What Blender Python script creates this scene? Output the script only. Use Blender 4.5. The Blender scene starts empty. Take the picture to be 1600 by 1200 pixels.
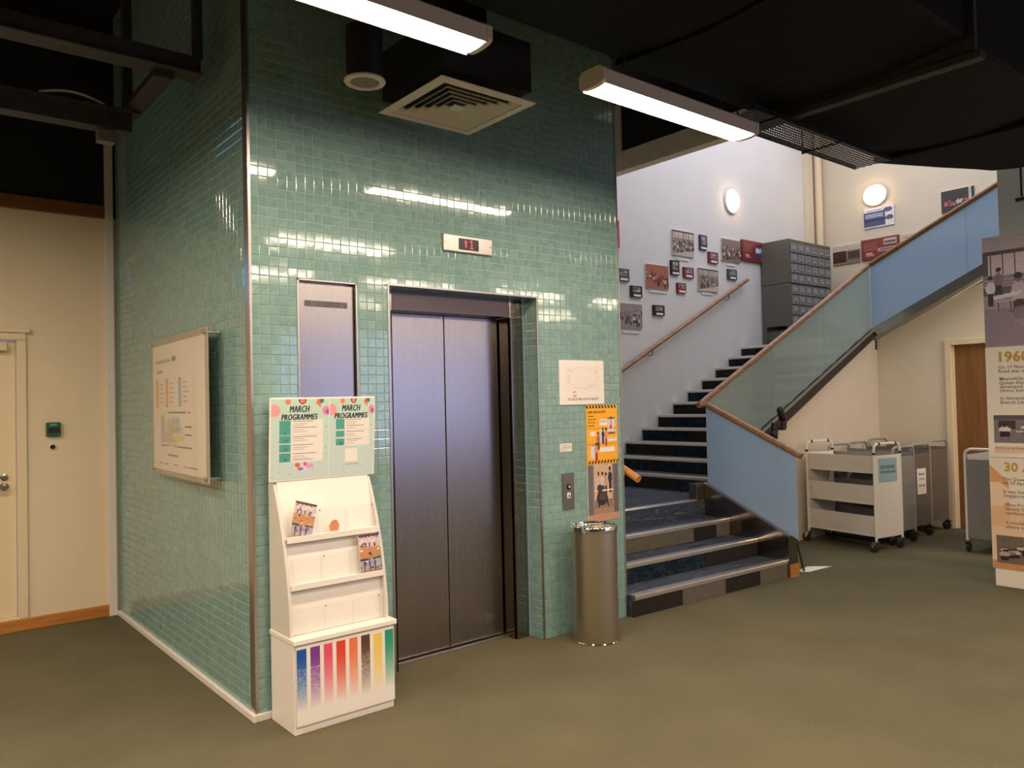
import bpy, bmesh, math, random
import numpy as np
from mathutils import Vector, Matrix

C = bpy.context.scene.collection
random.seed(7)
rng = np.random.default_rng(7)
S = bpy.context.scene

# ---------------------------------------------------------------- camera
def cam_matrix(loc, yaw, pitch, roll):
    cy, sy = math.cos(yaw), math.sin(yaw); cp, sp = math.cos(pitch), math.sin(pitch)
    cr, sr = math.cos(roll), math.sin(roll)
    f = Vector((sy*cp, cy*cp, sp)); r = Vector((cy, -sy, 0)); u = r.cross(f)
    r2 = cr*r + sr*u; u2 = -sr*r + cr*u
    m = Matrix((r2, u2, -f)).transposed().to_4x4(); m.translation = loc
    return m
CAM = Vector((-1.4672, -3.8170, 1.54))
cd = bpy.data.cameras.new('camera'); cam = bpy.data.objects.new('camera', cd); C.objects.link(cam)
cd.sensor_width = 36; cd.lens = 1226.06/1600*36; cd.clip_start = 0.05
cam.matrix_world = cam_matrix(CAM, math.radians(39.402), math.radians(1.248), math.radians(-1.311))
S.camera = cam
CMI = cam.matrix_world.inverted()
def px(p):
    q = CMI @ Vector(p)
    if q.z > -0.05: return None
    return 800+1226.06*q.x/-q.z, 600-1226.06*q.y/-q.z

# ---------------------------------------------------------------- world, exposure, large lights
S.view_settings.view_transform = 'Standard'
S.view_settings.look = 'None'
S.view_settings.gamma = 1
S.view_settings.use_curve_mapping = False
S.view_settings.exposure = 0.2
w = bpy.data.worlds.new('sky'); S.world = w; w.use_nodes = True
w.node_tree.nodes['Background'].inputs[0].default_value = (0.50, 0.56, 1.0, 1)
w.node_tree.nodes['Background'].inputs[1].default_value = 2.2
LAMP_COL = (1.0, 0.80, 0.60)
LAMP_POWER = 52.0
WALL_LAMP_POWER = 16.0
SKY_POWER = 110
def area(name, loc, sx, sy, power, col, rot=(0,0,0)):
    l = bpy.data.lights.new(name, 'AREA'); l.shape = 'RECTANGLE'; l.size = sx; l.size_y = sy
    l.energy = power; l.color = col
    o = bpy.data.objects.new(name, l); o.location = loc; o.rotation_euler = rot; C.objects.link(o)
    return o
area('stairwell_skylight', (7.2, 0.5, 6.05), 4.2, 3.4, SKY_POWER, (0.92, 0.92, 1.0))

# battens out of view, some added to brighten the left wall and right side (same size and output as the two in view)
for x, y in ((-2.045, -1.13), (1.945, -2.95), (-.05, -2.95), (-2.045, -2.95), (6.75, -2.95), (8.7, -2.95), (-.05, -4.77), (1.945, -4.77), (3.94, -4.77), (5.935, -4.77), (7.93, -4.77),
             (-2.045, -4.77), (-4.1, -1.13), (-4.1, .7), (-2.045, .7), (-6.1, .7), (-6.1, -1.13), (-4.1, -2.95), (-6.1, -2.95), (7.0, -2.1), (1.945, -6.6), (3.94, -6.6), (5.935, -6.6), (7.93, -6.6)):
    area('hall_batten_and_fill', (x, y, 3.05), 1.26, .148, math.pi*1.26*.148*LAMP_POWER, LAMP_COL)

# ---------------------------------------------------------------- materials
def lin(c):
    return tuple(((v/255)/12.92 if v/255 <= .04045 else ((v/255+.055)/1.055)**2.4) for v in c)
class NT:
    def __init__(s, name):
        s.m = bpy.data.materials.new(name); s.m.use_nodes = True
        s.t = s.m.node_tree; s.b = s.t.nodes['Principled BSDF']; s.out = s.t.nodes['Material Output']
    def n(s, typ, **k):
        x = s.t.nodes.new(typ)
        for a, v in k.items(): setattr(x, a, v)
        return x
    def l(s, a, b): s.t.links.new(a, b)
    def set(s, **k):
        for a, v in k.items():
            s.b.inputs[a.replace('_', ' ')].default_value = v
def mat(name, c, rough=.5, metal=0., noise=0.08, scale=30., bump=0., bscale=None, stretch=None, coat=0., spec=None):
    """plain procedural material: base colour broken up by a fine noise, optional bump"""
    t = NT(name); col = lin(c)
    t.set(Roughness=rough, Metallic=metal)
    if coat: t.b.inputs['Coat Weight'].default_value = coat; t.b.inputs['Coat Roughness'].default_value = .05
    if spec is not None: t.b.inputs['Specular IOR Level'].default_value = spec
    tc = t.n('ShaderNodeTexCoord'); mp = t.n('ShaderNodeMapping')
    if stretch: mp.inputs['Scale'].default_value = stretch
    t.l(tc.outputs['Object'], mp.inputs[0])
    nz = t.n('ShaderNodeTexNoise'); nz.inputs['Scale'].default_value = scale; nz.inputs['Detail'].default_value = 4
    t.l(mp.outputs[0], nz.inputs['Vector'])
    r = t.n('ShaderNodeValToRGB')
    r.color_ramp.elements[0].position = .3; r.color_ramp.elements[1].position = .7
    r.color_ramp.elements[0].color = tuple(x*(1-noise) for x in col)+(1,)
    r.color_ramp.elements[1].color = tuple(min(1, x*(1+noise)) for x in col)+(1,)
    t.l(nz.outputs[0], r.inputs[0]); t.l(r.outputs[0], t.b.inputs['Base Color'])
    if bump:
        bp = t.n('ShaderNodeBump'); bp.inputs['Strength'].default_value = bump; bp.inputs['Distance'].default_value = .01
        if bscale:
            n2 = t.n('ShaderNodeTexNoise'); n2.inputs['Scale'].default_value = bscale; t.l(mp.outputs[0], n2.inputs['Vector'])
            t.l(n2.outputs[0], bp.inputs['Height'])
        else: t.l(nz.outputs[0], bp.inputs['Height'])
        t.l(bp.outputs[0], t.b.inputs['Normal'])
    return t.m
def emit(name, c, s):
    t = NT(name); t.set(Base_Color=(0.04, 0.04, 0.04, 1)); t.b.inputs['Emission Color'].default_value = tuple(c)+(1,)
    t.b.inputs['Emission Strength'].default_value = s
    return t.m
def print_mat():
    t = NT('print'); a = t.n('ShaderNodeAttribute'); a.attribute_name = 'Print'
    t.l(a.outputs['Color'], t.b.inputs['Base Color']); t.set(Roughness=.35)
    return t.m
def tile_mat():
    t = NT('glazed_tile')
    g = t.n('ShaderNodeNewGeometry'); s = t.n('ShaderNodeVectorMath', operation='SCALE'); s.inputs[3].default_value = 20
    t.l(g.outputs['Position'], s.inputs[0])
    f = t.n('ShaderNodeVectorMath', operation='FLOOR'); t.l(s.outputs[0], f.inputs[0])
    wn = t.n('ShaderNodeTexWhiteNoise'); t.l(f.outputs[0], wn.inputs['Vector'])
    r = t.n('ShaderNodeValToRGB'); e = r.color_ramp.elements
    e[0].color = lin((120, 157, 154))+(1,); e[1].color = lin((138, 171, 167))+(1,)
    t.l(wn.outputs['Value'], r.inputs[0]); t.l(r.outputs[0], t.b.inputs['Base Color'])
    nz = t.n('ShaderNodeTexNoise'); nz.inputs['Scale'].default_value = 30
    tc = t.n('ShaderNodeTexCoord'); t.l(g.outputs['Position'], nz.inputs['Vector'])
    bp = t.n('ShaderNodeBump'); bp.inputs['Strength'].default_value = .015; bp.inputs['Distance'].default_value = .01
    t.l(nz.outputs[0], bp.inputs['Height']); t.l(bp.outputs[0], t.b.inputs['Normal'])
    t.set(Roughness=.07); t.b.inputs['IOR'].default_value = 1.9
    return t.m
def brushed(name, c, rough, scale=(220, 220, .8), var=.1):
    t = NT(name); t.set(Metallic=1.0)
    tc = t.n('ShaderNodeTexCoord'); mp = t.n('ShaderNodeMapping'); mp.inputs['Scale'].default_value = scale
    t.l(tc.outputs['Object'], mp.inputs[0]); nz = t.n('ShaderNodeTexNoise'); nz.inputs['Scale'].default_value = 1.0
    t.l(mp.outputs[0], nz.inputs['Vector'])
    r = t.n('ShaderNodeMapRange'); r.inputs['To Min'].default_value = rough-var*.5; r.inputs['To Max'].default_value = rough+var*.5
    t.l(nz.outputs[0], r.inputs[0]); t.l(r.outputs[0], t.b.inputs['Roughness'])
    col = lin(c); t.set(Base_Color=col+(1,))
    return t.m
def facing(t, a, b):
    lw = t.n('ShaderNodeLayerWeight'); lw.inputs[0].default_value = .5
    p = t.n('ShaderNodeMath', operation='POWER'); t.l(lw.outputs['Facing'], p.inputs[0]); p.inputs[1].default_value = 4
    q = t.n('ShaderNodeMath', operation='MULTIPLY_ADD'); t.l(p.outputs[0], q.inputs[0]); q.inputs[1].default_value = b; q.inputs[2].default_value = a
    return q.outputs[0]
def frosted(name, tint, clear=.25):
    """satin film glass: soft body colour, light shines through, glossy face"""
    t = NT(name); t.t.nodes.remove(t.b)
    d = t.n('ShaderNodeBsdfDiffuse'); d.inputs[0].default_value = lin(tint)+(1,)
    tl = t.n('ShaderNodeBsdfTranslucent'); tl.inputs[0].default_value = lin(tint)+(1,)
    rf = t.n('ShaderNodeBsdfRefraction'); rf.inputs[0].default_value = lin(tint)+(1,); rf.inputs['Roughness'].default_value = .22; rf.inputs['IOR'].default_value = 1.15
    gl = t.n('ShaderNodeBsdfGlossy'); gl.inputs['Roughness'].default_value = .12
    m1 = t.n('ShaderNodeMixShader'); m1.inputs[0].default_value = .58; t.l(d.outputs[0], m1.inputs[1]); t.l(tl.outputs[0], m1.inputs[2])
    m2 = t.n('ShaderNodeMixShader'); m2.inputs[0].default_value = clear; t.l(m1.outputs[0], m2.inputs[1]); t.l(rf.outputs[0], m2.inputs[2])
    fr = facing(t, .05, .5)
    m3 = t.n('ShaderNodeMixShader'); t.l(fr, m3.inputs[0]); t.l(m2.outputs[0], m3.inputs[1]); t.l(gl.outputs[0], m3.inputs[2])
    t.l(m3.outputs[0], t.out.inputs[0])
    return t.m
def acrylic():
    t = NT('clear_acrylic'); t.t.nodes.remove(t.b)
    tr = t.n('ShaderNodeBsdfTransparent'); tr.inputs[0].default_value = (.985, .99, .99, 1)
    gl = t.n('ShaderNodeBsdfGlossy'); gl.inputs['Roughness'].default_value = .03
    fr = facing(t, .02, .4)
    m = t.n('ShaderNodeMixShader'); t.l(fr, m.inputs[0]); t.l(tr.outputs[0], m.inputs[1]); t.l(gl.outputs[0], m.inputs[2])
    t.l(m.outputs[0], t.out.inputs[0])
    return t.m
def wood(name, a, b, axis=2, scale=9.):
    t = NT(name); tc = t.n('ShaderNodeTexCoord'); mp = t.n('ShaderNodeMapping')
    s = [scale*3]*3; s[axis] = scale*.25; mp.inputs['Scale'].default_value = s
    t.l(tc.outputs['Object'], mp.inputs[0]); nz = t.n('ShaderNodeTexNoise'); nz.inputs['Scale'].default_value = 1.5; nz.inputs['Detail'].default_value = 5
    t.l(mp.outputs[0], nz.inputs['Vector']); r = t.n('ShaderNodeValToRGB')
    r.color_ramp.elements[0].position = .35; r.color_ramp.elements[1].position = .65
    r.color_ramp.elements[0].color = lin(a)+(1,); r.color_ramp.elements[1].color = lin(b)+(1,)
    t.l(nz.outputs[0], r.inputs[0]); t.l(r.outputs[0], t.b.inputs['Base Color']); t.set(Roughness=.4)
    return t.m
def carpet():
    t = NT('hall_carpet'); tc = t.n('ShaderNodeTexCoord')
    a = t.n('ShaderNodeTexNoise'); a.inputs['Scale'].default_value = 2.2; a.inputs['Detail'].default_value = 6
    b = t.n('ShaderNodeTexNoise'); b.inputs['Scale'].default_value = 190; b.inputs['Detail'].default_value = 2
    for x in (a, b): t.l(tc.outputs['Object'], x.inputs['Vector'])
    mx = t.n('ShaderNodeMath', operation='MULTIPLY_ADD'); t.l(b.outputs[0], mx.inputs[0]); mx.inputs[1].default_value = .75
    ad = t.n('ShaderNodeMath', operation='MULTIPLY'); ad.inputs[1].default_value = .32; t.l(a.outputs[0], ad.inputs[0]); t.l(ad.outputs[0], mx.inputs[2])
    r = t.n('ShaderNodeValToRGB'); e = r.color_ramp.elements; e[0].position = .35; e[1].position = .75
    e[0].color = lin((86, 82, 63))+(1,); e[1].color = lin((114, 108, 86))+(1,)
    t.l(mx.outputs[0], r.inputs[0]); t.l(r.outputs[0], t.b.inputs['Base Color'])
    bp = t.n('ShaderNodeBump'); bp.inputs['Strength'].default_value = .5; bp.inputs['Distance'].default_value = .004
    t.l(b.outputs[0], bp.inputs['Height']); t.l(bp.outputs[0], t.b.inputs['Normal'])
    t.set(Roughness=.95); t.b.inputs['Specular IOR Level'].default_value = .1
    return t.m
def streak(name, cols, stretch=(1.2, 9, 9), scale=3., rib=0):
    t = NT(name); tc = t.n('ShaderNodeTexCoord'); mp = t.n('ShaderNodeMapping'); mp.inputs['Scale'].default_value = stretch
    t.l(tc.outputs['Object'], mp.inputs[0]); nz = t.n('ShaderNodeTexNoise'); nz.inputs['Scale'].default_value = scale
    nz.inputs['Detail'].default_value = 6; nz.inputs['Distortion'].default_value = 1.2
    t.l(mp.outputs[0], nz.inputs['Vector']); r = t.n('ShaderNodeValToRGB'); e = r.color_ramp.elements
    while len(e) < len(cols): e.new(.5)
    for i, c in enumerate(cols):
        e[i].position = .3+.4*i/(len(cols)-1); e[i].color = lin(c)+(1,)
    t.l(nz.outputs[0], r.inputs[0]); t.l(r.outputs[0], t.b.inputs['Base Color'])
    b = t.n('ShaderNodeTexNoise'); b.inputs['Scale'].default_value = 150; t.l(tc.outputs['Object'], b.inputs['Vector'])
    bp = t.n('ShaderNodeBump'); bp.inputs['Strength'].default_value = .5; bp.inputs['Distance'].default_value = .004
    t.l(b.outputs[0], bp.inputs['Height']); t.l(bp.outputs[0], t.b.inputs['Normal'])
    t.set(Roughness=.9); t.b.inputs['Specular IOR Level'].default_value = .15
    return t.m

M = dict(
    tile=tile_mat(), grout=mat('grout', (166, 188, 174), .8, noise=.05), carpet=carpet(), prt=print_mat(),
    white_wall=mat('white_wall_paint', (232, 214, 186), .85, noise=.02, scale=3, bump=.05, bscale=120),
    plate_edge=mat('plate_edge', (172, 162, 142), .4, noise=.03),
    hall_wall=mat('hall_wall_paint', (150, 140, 126), .85, noise=.05, scale=3), beam=mat('tan_paint', (240, 224, 200), .8, noise=.02),
    stair_wall=mat('stair_wall_paint', (222, 220, 220), .85, noise=.02, scale=3, bump=.05, bscale=120),
    beige_wall=mat('beige_wall_paint', (222, 210, 188), .85, noise=.02, scale=3, bump=.05, bscale=120),
    black_paint=mat('black_paint', (22, 20, 20), .8, noise=.2, scale=6, bump=.1),
    duct=mat('black_duct_wrap', (14, 13, 13), .8, noise=.25, scale=9, bump=.25, bscale=14, spec=.2),
    darksteel=mat('dark_painted_steel', (50, 45, 43), .6, noise=.3, scale=12),
    skirt=wood('honey_wood', (176, 112, 52), (196, 130, 66), 0), band=wood('brown_wood', (120, 74, 36), (140, 88, 44), 0),
    rail=wood('rail_wood', (132, 94, 66), (168, 124, 90), 0, 7.), railo=wood('orange_wood', (196, 130, 60), (214, 150, 76), 1, 7.),
    bdoor=wood('brown_door_veneer', (122, 82, 42), (140, 96, 54), 2, 4.),
    cream=mat('cream_gloss_paint', (232, 214, 180), .4, noise=.02), trim_w=mat('white_trim', (228, 222, 216), .45, noise=.02),
    kiosk=mat('white_laminate', (238, 232, 224), .35, noise=.015), kiosk_in=mat('grey_white_laminate', (214, 210, 200), .4, noise=.015),
    steel=brushed('brushed_steel', (164, 158, 154), .26), steel_shaded=brushed('lintel_shaded_steel', (92, 84, 82), .3), steel_s=brushed('satin_steel', (176, 172, 168), .22, (3, 3, 160)),
    steel_d=brushed('dark_mirror_steel', (156, 146, 138), .16, (3, 3, 60)), chrome=mat('chrome', (225, 222, 216), .08, 1, noise=.01),
    bin=brushed('bin_steel', (196, 186, 168), .36, (2, 2, 240)), alu=mat('aluminium', (190, 184, 178), .35, 1, noise=.05),
    glassA=frosted('daylight_blue_frosted_glass', (204, 226, 248), .3), glassB=frosted('backdrop_green_frosted_glass', (212, 228, 224), .45),  # same frosted glass; daylight and backdrop colour are put into the two tints
    acrylic=acrylic(), black=mat('black_plastic', (18, 18, 18), .4, noise=.1), rubber=mat('grey_rubber', (40, 40, 40), .6),
    lamp_body=mat('lamp_body', (214, 200, 184), .45, noise=.02), lamp=emit('lamp_glow', LAMP_COL, LAMP_POWER),
    wlamp=emit('wall_lamp_glow', (1.0, .66, .34), WALL_LAMP_POWER), led=emit('red_led', (1.0, .015, .13), .85),
    vent=mat('vent_paint', (206, 196, 178), .5, noise=.03), mesh_grey=mat('speaker_mesh', (120, 112, 100), .6),
    green_box=mat('green_plastic', (30, 92, 70), .4), red=mat('red_panel', (176, 44, 50), .5), maroon=mat('maroon_panel', (120, 30, 44), .5),
    greenf=mat('green_frame', (34, 84, 66), .5), navy=mat('navy_frame', (44, 46, 78), .5), blackf=mat('black_frame', (26, 26, 28), .5),
    paper=mat('paper', (240, 234, 226), .7, noise=.01), bluepaper=mat('blue_paper', (150, 184, 196), .7, noise=.02),
    ink=mat('ink', (24, 26, 40), .7), inkgrey=mat('grey_ink', (96, 92, 92), .7), redink=mat('red_ink', (206, 70, 60), .7),
    gold=mat('gold_ink', (196, 160, 84), .6), teal=mat('teal_ink', (84, 160, 150), .6), tealtxt=mat('dark_teal_ink', (40, 92, 90), .7),
    cart_w=mat('white_enamel', (232, 226, 218), .35, noise=.03), cart_g=mat('grey_enamel', (140, 138, 136), .45, noise=.06),
    cart_b=mat('brown_grey_enamel', (112, 102, 94), .5, noise=.08), tube_g=mat('grey_tube', (150, 148, 142), .35, noise=.03),
    cab=mat('grey_green_enamel', (96, 94, 86), .45, noise=.04), cab_f=mat('grey_blue_enamel', (126, 130, 134), .4, noise=.04),
    column=mat('grey_green_paint', (182, 192, 182), .8, noise=.03), yellow=mat('yellow_print', (250, 180, 40), .5, noise=.01),
    tread=streak('stair_carpet', [(34, 38, 44), (78, 84, 92), (52, 62, 84), (120, 118, 108)]),
    cdark=streak('dark_carpet', [(26, 24, 22), (52, 46, 40), (30, 28, 28)], (20, 3, 60)), cgrey=streak('grey_carpet', [(96, 90, 78), (112, 104, 88)], (9, 9, 9)),
    cblue=streak('blue_black_carpet', [(14, 22, 32), (22, 40, 54), (60, 62, 58)], (5, 5, 9)), nose=mat('nosing_strip', (226, 220, 212), .28, .85, noise=.06),
    blue_strip=mat('blue_strip', (44, 62, 110), .5), blackhole=mat('dark_void', (8, 8, 8), .9),
    exit=emit('exit_glow', (.1, .55, 1.0), 5.0), orange=mat('orange_card', (236, 150, 104), .6), cyl=mat('black_can', (26, 24, 24), .6),
    glass=acrylic(),
)

# ---------------------------------------------------------------- mesh helpers
class MB:
    def __init__(s): s.v = []; s.f = []
    def add(s, vs, fs):
        k = len(s.v); s.v += [tuple(v) for v in vs]; s.f += [tuple(i+k for i in f) for f in fs]; return s
    def box(s, x0, x1, y0, y1, z0, z1):
        vs = [(x, y, z) for z in (z0, z1) for y in (y0, y1) for x in (x0, x1)]
        return s.add(vs, [(0, 2, 3, 1), (4, 5, 7, 6), (0, 1, 5, 4), (2, 6, 7, 3), (0, 4, 6, 2), (1, 3, 7, 5)])
    def prism(s, poly, ax, a, b):
        """poly in the other two axes (in order), extruded along ax from a to b"""
        def P(u, v, t): return {'X': (t, u, v), 'Y': (u, t, v), 'Z': (u, v, t)}[ax]
        n = len(poly); vs = [P(u, v, a) for u, v in poly]+[P(u, v, b) for u, v in poly]
        return s.add(vs, [tuple(range(n))[::-1], tuple(range(n, 2*n))]+[(i, (i+1) % n, (i+1) % n+n, i+n) for i in range(n)])
    def tube(s, pts, r, n=12, cap=True):
        pts = [Vector(p) for p in pts]; rings = []
        rr = r if isinstance(r, (list, tuple)) else [r]*len(pts)
        ref = None
        for i, p in enumerate(pts):
            a = pts[max(0, i-1)]; b = pts[min(len(pts)-1, i+1)]; d = (b-a).normalized()
            if ref is None:
                ref = d.orthogonal().normalized()
            u = (ref-d*ref.dot(d)).normalized(); v = d.cross(u); ref = u
            k = 1.0
            if 0 < i < len(pts)-1:
                c = (pts[i]-pts[i-1]).normalized().dot((pts[i+1]-pts[i]).normalized()); k = 1/max(.6, math.sqrt((1+c)/2))
            rings.append([p+(u*math.cos(t)+v*math.sin(t))*rr[i]*k for t in [2*math.pi*j/n for j in range(n)]])
        vs = [q for g in rings for q in g]; fs = []
        for i in range(len(pts)-1):
            for j in range(n):
                fs.append((i*n+j, i*n+(j+1) % n, (i+1)*n+(j+1) % n, (i+1)*n+j))
        if cap: fs += [tuple(range(n))[::-1], tuple(range((len(pts)-1)*n, len(pts)*n))]
        return s.add(vs, fs)
    def lathe(s, c, prof, n=32, axis='Z', cap=True):
        vs = []; fs = []
        for r, h in prof:
            for j in range(n):
                a = 2*math.pi*j/n; x, y = r*math.cos(a), r*math.sin(a)
                vs.append({'Z': (c[0]+x, c[1]+y, c[2]+h), 'Y': (c[0]+x, c[1]+h, c[2]+y), 'X': (c[0]+h, c[1]+x, c[2]+y)}[axis])
        for i in range(len(prof)-1):
            for j in range(n): fs.append((i*n+j, i*n+(j+1) % n, (i+1)*n+(j+1) % n, (i+1)*n+j))
        if cap: fs += [tuple(range(n))[::-1], tuple(range((len(prof)-1)*n, len(prof)*n))]
        return s.add(vs, fs)
    def quad(s, a, b, c, d): return s.add([a, b, c, d], [(0, 1, 2, 3)])

ORG = {}
def link(name, me, parent=None, loc=(0, 0, 0)):
    o = bpy.data.objects.new(name, me); C.objects.link(o); o.location = loc
    if parent is not None: o.parent = parent
    return o
def tag(o, label=None, cat=None, group=None, kind=None):
    if label: o['label'] = label
    if cat: o['category'] = cat
    if group: o['group'] = group
    if kind: o['kind'] = kind
    return o
def thing(name, loc, label, cat, group=None, rz=0):
    o = bpy.data.objects.new(name, None); C.objects.link(o); o.location = loc; o.rotation_euler = (0, 0, rz)
    o.empty_display_size = .05; ORG[o.name] = Vector(loc) if rz == 0 else Vector((0, 0, 0))
    return tag(o, label, cat, group)
def mesh(name, mb, m, smooth=False):
    me = bpy.data.meshes.new(name); me.from_pydata(mb.v, [], mb.f)
    bm = bmesh.new(); bm.from_mesh(me); bmesh.ops.recalc_face_normals(bm, faces=bm.faces[:]); bm.to_mesh(me); bm.free()
    me.materials.append(m if not isinstance(m, str) else M[m])
    if smooth:
        for p in me.polygons: p.use_smooth = True
        try: me.set_sharp_from_angle(angle=math.radians(40))
        except Exception: pass
    return me
def part(name, mb, m, parent=None, bev=0, smooth=False, label=None):
    """one mesh object; vertices are given in world space (in the thing's own space for a rotated thing)"""
    off = Vector((0, 0, 0)); loc = (0, 0, 0)
    if parent is not None:
        r = parent
        while r.parent is not None: r = r.parent
        off = ORG.get(r.name, Vector((0, 0, 0)))
        mb.v = [tuple(Vector(v)-off) for v in mb.v]
    else:
        xs = [v[0] for v in mb.v]; ys = [v[1] for v in mb.v]; zs = [v[2] for v in mb.v]
        loc = ((min(xs)+max(xs))/2, (min(ys)+max(ys))/2, min(zs))
        mb.v = [tuple(Vector(v)-Vector(loc)) for v in mb.v]
    o = link(name, mesh(name, mb, m, smooth), parent, loc)
    if parent is None: ORG[o.name] = Vector(loc)
    if bev:
        b = o.modifiers.new('bevel', 'BEVEL'); b.width = bev; b.segments = 2; b.limit_method = 'ANGLE'; b.angle_limit = math.radians(40)
    if label: o['label'] = label
    return o
def struct(name, mb, m, bev=0, label=None):
    o = part(name, mb, m, None, bev); o['kind'] = 'structure'
    if label: o['label'] = label
    return o
def B(*a): return MB().box(*a)
def frame(axis, o):
    """in-plane frame: maps (u right, v up, d towards the viewer) to world"""
    o = Vector(o)
    ax = {'-Y': ((1, 0, 0), (0, 0, 1), (0, -1, 0)), '-X': ((0, -1, 0), (0, 0, 1), (-1, 0, 0))}[axis] if isinstance(axis, str) else axis
    U, V, D = [Vector(a) for a in ax]
    return lambda u, v, d=0: o+U*u+V*v+D*d
def fbox(F, u0, u1, v0, v1, d0, d1):
    vs = [F(u, v, d) for d in (d0, d1) for v in (v0, v1) for u in (u0, u1)]
    return MB().add(vs, [(0, 2, 3, 1), (4, 5, 7, 6), (0, 1, 5, 4), (2, 6, 7, 3), (0, 4, 6, 2), (1, 3, 7, 5)])
FNT = {}
def text_mb(F, body, u, v, size, d=.0008, align='LEFT', shear=0, bold=0, width=None):
    cu = bpy.data.curves.new('lettering', 'FONT'); cu.body = body; cu.size = size; cu.align_x = align; cu.shear = shear; cu.offset = bold*size; cu.space_character = 1.06
    cu.resolution_u = 2
    o = bpy.data.objects.new('lettering', cu); C.objects.link(o)
    dg = bpy.context.evaluated_depsgraph_get(); me = bpy.data.meshes.new_from_object(o.evaluated_get(dg))
    sx = 1.0
    if width:
        xs = [q.co.x for q in me.vertices]
        if xs: sx = width/max(1e-6, max(xs)-min(xs))
    mb = MB(); mb.add([F(u+q.co.x*sx, v+q.co.y, d) for q in me.vertices], [tuple(p.vertices) for p in me.polygons])
    C.objects.unlink(o); bpy.data.objects.remove(o); bpy.data.curves.remove(cu); bpy.data.meshes.remove(me)
    return mb
def merge(*mbs):
    r = MB()
    for m in mbs: r.add(m.v, m.f)
    return r

# ---------------------------------------------------------------- painted flat prints (colour attribute on a grid)
class Cv:
    def __init__(s, w, h, c): s.w, s.h = w, h; s.a = np.zeros((h, w, 3)); s.a[:] = c; s.Y, s.X = np.mgrid[0:h, 0:w]; s.X = (s.X+.5)/w; s.Y = (s.Y+.5)/h
    def rect(s, x0, y0, x1, y1, c, al=1.):
        m = (s.X >= x0) & (s.X < x1) & (s.Y >= y0) & (s.Y < y1); s.a[m] = s.a[m]*(1-al)+np.array(c)*al; return s
    def ell(s, x, y, rx, ry, c, al=1.):
        m = ((s.X-x)/rx)**2+((s.Y-y)/ry)**2 < 1; s.a[m] = s.a[m]*(1-al)+np.array(c)*al; return s
    def line(s, x0, y0, x1, y1, t, c):
        dx, dy = x1-x0, y1-y0; L = dx*dx+dy*dy
        k = np.clip(((s.X-x0)*dx+(s.Y-y0)*dy)/L, 0, 1); d = np.hypot(s.X-x0-k*dx, (s.Y-y0-k*dy)*s.h/s.w)
        s.a[d < t] = c; return s
    def noise(s, amp): s.a *= 1+amp*(rng.random((s.h, s.w, 1))-.5)*2; return s
    def person(s, x, y, k, shirt, pants=None, hair=(30, 26, 26), skin=(186, 140, 112)):
        s.ell(x, y, .30*k, .5*k, shirt)
        if pants is not None: s.rect(x-.2*k, y+.35*k, x+.2*k, y+1.25*k, pants)
        s.ell(x, y-.62*k, .15*k, .2*k, skin); s.ell(x, y-.72*k, .17*k, .15*k, hair); return s
    def put(s, name, F, u0, u1, v0, v1, d, parent):
        """quad grid, v1 is the top edge"""
        w, h = s.w, s.h; r = parent
        while r.parent is not None: r = r.parent
        off = ORG.get(r.name, Vector((0, 0, 0)))
        vs = [tuple(F(u0+(u1-u0)*i/w, v1+(v0-v1)*j/h, d)-off) for j in range(h+1) for i in range(w+1)]
        fs = [(j*(w+1)+i, (j+1)*(w+1)+i, (j+1)*(w+1)+i+1, j*(w+1)+i+1) for j in range(h) for i in range(w)]
        me = bpy.data.meshes.new(name); me.from_pydata(vs, [], fs)
        at = me.color_attributes.new('Print', 'FLOAT_COLOR', 'CORNER')
        c = np.clip(s.a, 0, 255)/255; c = np.where(c <= .04045, c/12.92, ((c+.055)/1.055)**2.4)
        c4 = np.concatenate([c, np.ones((h, w, 1))], 2).reshape(-1, 1, 4).repeat(4, 1)
        at.data.foreach_set('color', c4.astype(np.float32).ravel())
        me.materials.append(M['prt'])
        return link(name, me, parent)
def crowd(w, h, bg, dark, light, n=26, windows=True, floor=None):
    c = Cv(w, h, bg)
    if windows:
        for i in range(4): c.rect(.06+.24*i, .06, .24+.24*i, .3, light); c.rect(.14+.24*i, .06, .15+.24*i, .3, dark)
        c.rect(0, 0, 1, .05, dark)
    for i in range(n):
        x = rng.random(); y = .34+.4*(i/n); k = .10+.08*i/n
        sh = np.array(light)*(.65+.45*rng.random()) if rng.random() < .6 else np.array(dark)*(1+.8*rng.random())
        c.person(x, y, k, sh, np.array(dark)*1.2, hair=dark, skin=np.array(light)*.75)
    if floor is not None:
        m = c.Y > .72+.25*(1-c.X); c.a[m] = floor
    c.noise(.12)
    return c


# ================================================================ SETTING
SH_X, SH_Y, TOP = 2.67, 2.71, 4.55
HX0, HX1, HZ = .79, 1.885, 2.205            # lift opening
PX0, PX1, PZ0, PZ1 = .245, .59, 1.15, 2.2   # side panel recess
struct('floor', B(-8.2, 10.2, -9.7, 2.9, -.1, 0), 'carpet')
struct('ceiling', merge(B(-8.2, 4.54, -9.7, 2.9, TOP, TOP+.1), B(4.54, 10.2, -9.7, -2.2, TOP, TOP+.1)), 'black_paint')
struct('ceiling_stairwell', B(4.5, 10.2, -2.3, 2.7, 6.2, 6.3), 'stair_wall')

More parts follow.
